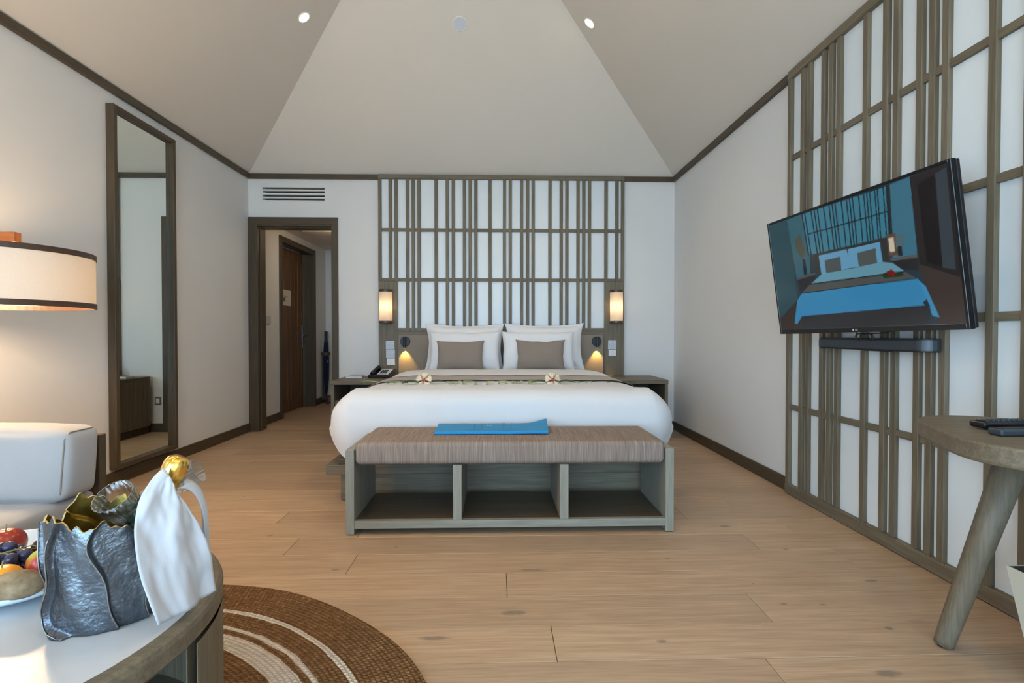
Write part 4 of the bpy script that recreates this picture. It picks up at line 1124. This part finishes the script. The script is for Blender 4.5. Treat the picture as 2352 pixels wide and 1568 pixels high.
# ================================================================== COFFEE TABLE
CX, CY, CR, CZ = -1.038, 1.012, .455, .430
ct = thing('coffee_table', 'round coffee table with white top, thick oak rim and open drum base', 'table', (CX, CY, 0))
MB().lathe([(.0001, CZ), (CR - .030, CZ)], 96, (CX, CY, 0)).build('white_inlay', 'table_white', ct, smooth=False)
MB().lathe([(CR - .030, CZ - .004), (CR - .0298, CZ + .0012), (CR - .010, CZ + .0015), (CR - .003, CZ - .003), (CR, CZ - .012), (CR - .001, CZ - .040), (CR - .012, CZ - .052), (CR - .05, CZ - .052), (.0001, CZ - .052)], 96, (CX, CY, 0)).build('rim', 'oak_x', ct, smooth=False)
MB().lathe([(CR - .002, CZ - .053), (CR - .002, .060), (CR - .022, .060), (CR - .022, CZ - .053)], 60, (CX, CY, 0), radians(2), radians(215)).build('drum_wall', 'oak_z', ct, smooth=False, solid=.002)
MB().lathe([(.12, CZ - .0525), (.12, .05)], 40, (CX, CY, 0)).build('core', 'trim_z', ct, smooth=True)
MB().lathe([(.0001, .062), (CR, .062), (CR + .002, .05), (CR, .014), (.0001, .014)], 96, (CX, CY, 0)).build('bottom_disc', 'oak_x', ct, smooth=False)

# ---------------------------------------------------------------- champagne bucket
KX, KY, KZ = -.768, 1.046, CZ + .0015
bk = thing('champagne_bucket', 'dark leaf-embossed metal bucket with a torn gold-lined rim', 'bucket', (KX, KY, KZ))
def saw(a, z):
    """overlapping leaf edges winding up the wall"""
    x = a * 7 / (2 * pi) + .26 * sin(z * 21 + 1.5 * sin(2 * a + .7)) + .10 * sin(z * 44 + 1 + sin(a))
    f = x - math.floor(x); return f
def brad(a, z):
    s_ = saw(a, z); fold = .013 * (s_ ** 2.0) if s_ < .95 else .013 * (.95 ** 2.0) * (1 - (s_ - .95) / .05)
    return .084 + .008 * (z / .2) + fold + .004 * sin(3 * a + 1) + .002 * sin(9 * a + z * 40)
def rimz(a): return .200 + .010 * sin(3 * a + .6) + .008 * sin(7 * a + 2) + .0045 * sin(17 * a) + .003 * sin(31 * a + 1)
NA2, NZ = 420, 70
def outer(u, v): a = 2 * pi * u; z = rimz(a) * v; r_ = brad(a, z); return (KX + r_ * cos(a), KY + r_ * sin(a), KZ + z)
def inner(u, v): a = 2 * pi * u; z = .008 + (rimz(a) - .008) * v; r_ = brad(a, z) - .0035; return (KX + r_ * cos(a), KY + r_ * sin(a), KZ + z)
def edge_(u, v): p = Vector(outer(u, 1)).lerp(Vector(inner(u, 1)), v); return (p.x, p.y, p.z + .0012 * sin(pi * v))
mm = MB().grid(outer, NA2, NZ, closed_u=True); mm.f.append(tuple(range(NA2 - 1, -1, -1))); mm.m.append(0)
mm.build('outer_wall', 'bucket_outside', bk, smooth=True)
mm = MB().grid(inner, NA2, NZ, closed_u=True); mm.f.append(tuple(range(NA2))); mm.m.append(0)
mm.build('gold_lining', 'bucket_inside', bk, smooth=True)
MB().grid(edge_, NA2, 3, closed_u=True).build('torn_edge', 'bucket_edge', bk, smooth=True)
def ridge_x(a, z): return a * 7 / (2 * pi) + .26 * sin(z * 21 + 1.5 * sin(2 * a + .7)) + .10 * sin(z * 44 + 1 + sin(a))
for k in range(7):
    pts = []
    for j in range(29):
        z = .004 + .180 * j / 28; lo, hi = -3.0, 2 * pi + 3.0
        for it in range(40):
            mid = (lo + hi) / 2
            if ridge_x(mid, z) < k + .95: lo = mid
            else: hi = mid
        if z > rimz(lo) - .006: break
        r_ = brad(lo, z) + .0003; pts.append((KX + r_ * cos(lo), KY + r_ * sin(lo), KZ + z))
    MB().tube(pts, .0012, 6).build('leaf_edge', 'bucket_ridge', bk, smooth=True)
# ---------------------------------------------------------------- bottle
b0, b1 = Vector((-.762, 1.060, KZ + .026)), Vector((-.652, 1.090, .728))
ax = (b1 - b0); L = ax.length; q = ax.to_track_quat('Z', 'Y')
bo = thing('champagne_bottle', 'champagne bottle with gold foil leaning in the bucket', 'bottle', b0, q.to_euler())
MB().lathe([(.0001, .004), (.036, .0), (.040, .006), (.040, L * .50), (.036, L * .58), (.022, L * .70), (.016, L * .78), (.0155, L * .80)], 32).build('glass_body', 'bottle_glass', bo, smooth=True, local=True)
def crinkle(a, z): return 1 + .035 * sin(9 * a + z * 90) + .03 * sin(5 * a - z * 140) + .02 * sin(17 * a)
MB().lathe([(.0185, L * .66), (.0200, L * .76), (.0205, L * .80), (.0225, L * .84), (.0235, L * .90), (.0228, L * .95), (.0195, L * .985), (.012, L), (.0001, L * 1.002)], 48, rfun=crinkle).build('gold_foil', 'gold_foil', bo, smooth=True, local=True)
# ---------------------------------------------------------------- ribbed glasses
def ribbed(name, label, base, axis, prof, ribs):
    q = Vector(axis).normalized().to_track_quat('Z', 'Y')
    t = thing(name, label, 'glass', base, q.to_euler(), group='ribbed champagne glasses in the bucket')
    rf = lambda a, z: 1 + .05 * abs(sin(ribs * a / 2))
    MB().lathe(prof, 96, rfun=rf).build('bowl', 'glass', t, smooth=True, local=True, solid=.0022)
    return t
g1 = Vector((-.742, 1.025, .668)); a1 = Vector((-.12, -.62, .78)).normalized()
gg = ribbed('champagne_glass', 'ribbed clear glass whose open bowl faces forward out of the bucket', g1 - a1 * .085, a1, [(.006, .0), (.016, .006), (.026, .025), (.032, .05), (.0345, .085)], 22)
MB().tube([(0, 0, 0), (0, 0, -.075)], [.006, .0045], 14).build('stem', 'glass', gg, smooth=True, local=True)
g2 = Vector((-.648, 1.148, .685)); a2 = (g2 - Vector((-.800, 1.110, .600))).normalized()
gg = ribbed('champagne_glass', 'ribbed clear glass lying behind the bottle with its rim beyond the gold foil', g2 - a2 * .150, a2, [(.006, .0), (.013, .008), (.019, .05), (.023, .10), (.0255, .150)], 20)
# ---------------------------------------------------------------- napkin hung over the bottle neck
nk = thing('napkin', 'white cloth napkin folded over the bottle neck and hanging outside the bucket', 'napkin', (-.62, 1.0, .45))
def bez(p, t_):
    p = [Vector(x) for x in p]
    while len(p) > 1: p = [a.lerp(b, t_) for a, b in zip(p, p[1:])]
    return p[0]
Lc = [(-.657, 1.046, .716), (-.692, 1.00, .680), (-.672, .955, .620), (-.640, .945, .53), (-.618, .962, .450)]
Rc = [(-.634, 1.046, .664), (-.612, 1.052, .640), (-.590, 1.075, .580), (-.584, 1.085, .52), (-.588, 1.096, .452)]
def nap(u, v):
    a, b = bez(Lc, v), bez(Rc, v); p = a.lerp(b, u)
    out = Vector((.75, -.6, .25)).normalized()
    k = .010 * sin(pi * u) * (1 - .3 * v) + .0075 * sin(3.6 * pi * u + 2.6 * v) * v ** .7 + .010 * nz(u * 3, v * 4, 4) * min(1, v * 3) + .004 * nz(u * 9, v * 8, 2)
    p = p + out * k
    p.z += .010 * (u - .35) * 0 - .012 * sin(pi * u * .8) * (v ** 3) * .5
    return tuple(p)
MB().grid(nap, 30, 40).build('front_leaf', 'napkin_cloth', nk, smooth=True, solid=.0028)
Lb = [(-.640, 1.060, .670), (-.622, 1.080, .672), (-.612, 1.110, .640), (-.622, 1.120, .57), (-.615, 1.12, .50)]
Rb = [(-.652, 1.095, .675), (-.642, 1.115, .685), (-.634, 1.150, .650), (-.648, 1.160, .57), (-.645, 1.155, .50)]
MB().grid(lambda u, v: tuple(bez(Lb, v).lerp(bez(Rb, v), u) + Vector((.010, 0, 0)) * sin(pi * u)), 16, 28).build('rear_leaf', 'napkin_cloth', nk, smooth=True, solid=.0028)
# ---------------------------------------------------------------- fruit dish
DX, DY, DR = -1.165, 1.185, .20
fd = thing('fruit_dish', 'pale blue-white rounded dish heaped with fruit on the coffee table', 'dish', (DX, DY, CZ))
def squ(a, r_): 
    c_, s_ = cos(a + .25), sin(a + .25); k = (abs(cos(a)) ** 5 + abs(sin(a)) ** 5) ** (-1 / 5); return r_ * k
dp = [(.0001, .004), (.15, .004), (.205, .020), (.225, .034), (.230, .034), (.210, .016), (.160, .0), (.0001, .0)]
nA = 96; vs = []
for r_, z in dp:
    for i in range(nA):
        a = 2 * pi * i / nA; k = squ(a, r_); aa = a + .38
        vs.append((DX + k * cos(aa), DY + k * sin(aa), CZ + .0016 + z))
fs = [(j*nA+i, j*nA+(i+1)%nA, (j+1)*nA+(i+1)%nA, (j+1)*nA+i) for j in range(len(dp)-1) for i in range(nA)]
MB().add(vs, fs).build('dish_body', 'dish', fd, smooth=True)
def ell(c_, r_, n=24, m=14, dent=0.0):
    prof = []
    for j in range(m + 1):
        t_ = pi * j / m; rr = sin(t_); z = -cos(t_); d = dent * max(0, 1 - rr * 2.2); prof.append((max(rr, .0008), z * (1 - d)))
    mb = MB().lathe(prof, n); mb.v = [(x * r_[0], y * r_[1], z * r_[2]) for x, y, z in mb.v]; return mb
def fruit(name, label, mat, loc, r_, rot=(0, 0, 0), dent=0, stem=None, cat='fruit'):
    t = thing(name, label, cat, loc, rot)
    ell((0, 0, 0), r_, dent=dent).build('skin', mat, t, smooth=True, local=True)
    if stem: MB().tube([(0, 0, r_[2] * (1 - dent)), (.003, 0, r_[2] + .010)], .0016, 8).build('stem', 'stem_green', t, local=True)
    if name == 'kiwi_fruit': MB().lathe([(.0001, r_[2] + .002), (.006, r_[2] + .001), (.008, r_[2] - .003)], 14).build('stem_end', 'bin_dark', t, smooth=True, local=True)
    return t
fruit('kiwi_fruit', 'brown kiwi fruit at the near edge of the dish', 'kiwi_skin', (-.944, 1.050, .4865), (.028, .028, .045), (radians(85), 0, radians(-62)))
fruit('mandarin', 'small orange mandarin behind the kiwi', 'orange_skin', (-1.012, 1.090, .476), (.036, .036, .031), dent=.1, stem=True)
fruit('apple', 'green and red apple between mandarin and bucket', 'apple_skin', (-.975, 1.150, .486), (.034, .034, .032), (0, .5, 0), dent=.15, stem=True)
fruit('red_apple', 'red apple at the back of the dish', 'red_skin', (-1.165, 1.265, .484), (.040, .040, .036), dent=.15, stem=True)
fruit('plum', 'dark red plum at the back of the dish beside the bucket', 'plum_skin', (-1.055, 1.240, .480), (.025, .025, .027), dent=.08, stem=True)
gb = thing('grape_bunch', 'bunch of dark blue grapes in the middle of the dish', 'grapes', (-1.07, 1.17, .45))
gm = ell((0, 0, 0), (.0125, .0125, .0145), 16, 10).build('grape', 'grape_skin', gb, smooth=True, local=True)
rg_ = random.Random(3); spots = []
while len(spots) < 42:
    p = Vector((rg_.uniform(-.10, .095), rg_.uniform(-.045, .05), rg_.uniform(.012, .055)))
    w_ = Vector((-1.07, 1.17, .45)) + p
    if p.z > .058 - 3.2 * (p.y * .6) ** 2 - 2.4 * p.x ** 2: continue
    if any((p - s_).length < .019 for s_ in spots): continue
    if (w_ - Vector((-1.012, 1.090, .476))).length < .045 or (w_ - Vector((-.975, 1.150, .486))).length < .045 or (w_ - Vector((-1.165, 1.265, .484))).length < .05 or (w_ - Vector((-1.055, 1.240, .480))).length < .037: 
        continue
    spots.append(p)
for i, p in enumerate(spots):
    o = gm if i == 0 else gm.copy()
    if i: COL.objects.link(o); o.parent = gb
    o.location = p; o.rotation_euler = (rg_.uniform(0, 3), rg_.uniform(0, 3), 0)
for i in range(10):
    a, b = rg_.choice(spots), rg_.choice(spots)
    MB().tube([a + Vector((0, 0, .010)), (a + b) / 2 + Vector((0, 0, .014)), b + Vector((0, 0, .006))], .0015, 6).build('stalk', 'stem_green', gb, local=True)

# ================================================================== UMBRELLA IN THE HALL
um = thing('umbrella', 'rolled navy umbrella standing in a wooden wall holder at the end of the hall', 'umbrella', (-2.44, 7.52, .10))
ux, uy = -2.440, 7.52
MB().lathe([(.0001, .10), (.010, .10), (.018, .16), (.035, .34), (.040, .55), (.036, .70), (.030, .80), (.026, .86), (.012, .87)], 28, (ux, uy, 0), rfun=lambda a, z: 1 + .10 * sin(8 * a)).build('folded_canopy', 'umbrella_cloth', um, smooth=True)
MB().tube([(ux, uy, .86), (ux, uy, 1.02)], .022, 18).build('handle', 'black_satin', um)
blob_yz(0, 0, 0, .012, .02).build('printed_mark', 'switch_mark', um, local=True).location = (.041 * .7, -.041 * .75, .49)
uh = thing('umbrella_holder', 'dark wooden umbrella holder with ring and foot on the hall wall', 'holder', (HXL, uy, .08))
MB().lathe([(.046, .680), (.058, .680), (.058, .720), (.046, .720), (.046, .680)], 28, (ux, uy, 0)).build('ring', 'trim_x', uh)
B(HXL + .0005, ux - .045, uy - .02, uy + .02, .680, .720).build('bracket', 'trim_x', uh)
B(HXL + .015, ux + .065, uy - .05, uy + .05, .05, .097).build('foot_block', 'trim_x', uh, bevel=.003)
B(HXL + .015, HXL + .030, uy - .03, uy + .03, .097, .680).build('back_board', 'trim_z', uh)
sh = thing('shoe', 'small dark red shoe on the hall floor beside the umbrella holder', 'shoe', (-2.29, 7.45, 0), (0, 0, .5))
def shoe(u, v):
    a = 2 * pi * u; L_ = .125; w_ = .042 * (1 + .25 * cos(a)); x = L_ * cos(a) * (1 - .1 * v); y = w_ * sin(a) * (1 - .25 * v)
    return (x, y, .018 + .055 * v * (1.1 - .45 * cos(a)))
mb = MB().grid(shoe, 32, 6, closed_u=True); mb.f.append(tuple(range(31, -1, -1))); mb.m.append(0)
mb.build('upper', 'shoe_red', sh, smooth=True, local=True)
mb = MB(); mb.prism([(.13 * cos(2*pi*i/32), .045 * sin(2*pi*i/32) * (1 + .25 * cos(2*pi*i/32))) for i in range(32)], .001, .018); mb.build('sole', 'bin_dark', sh, local=True)
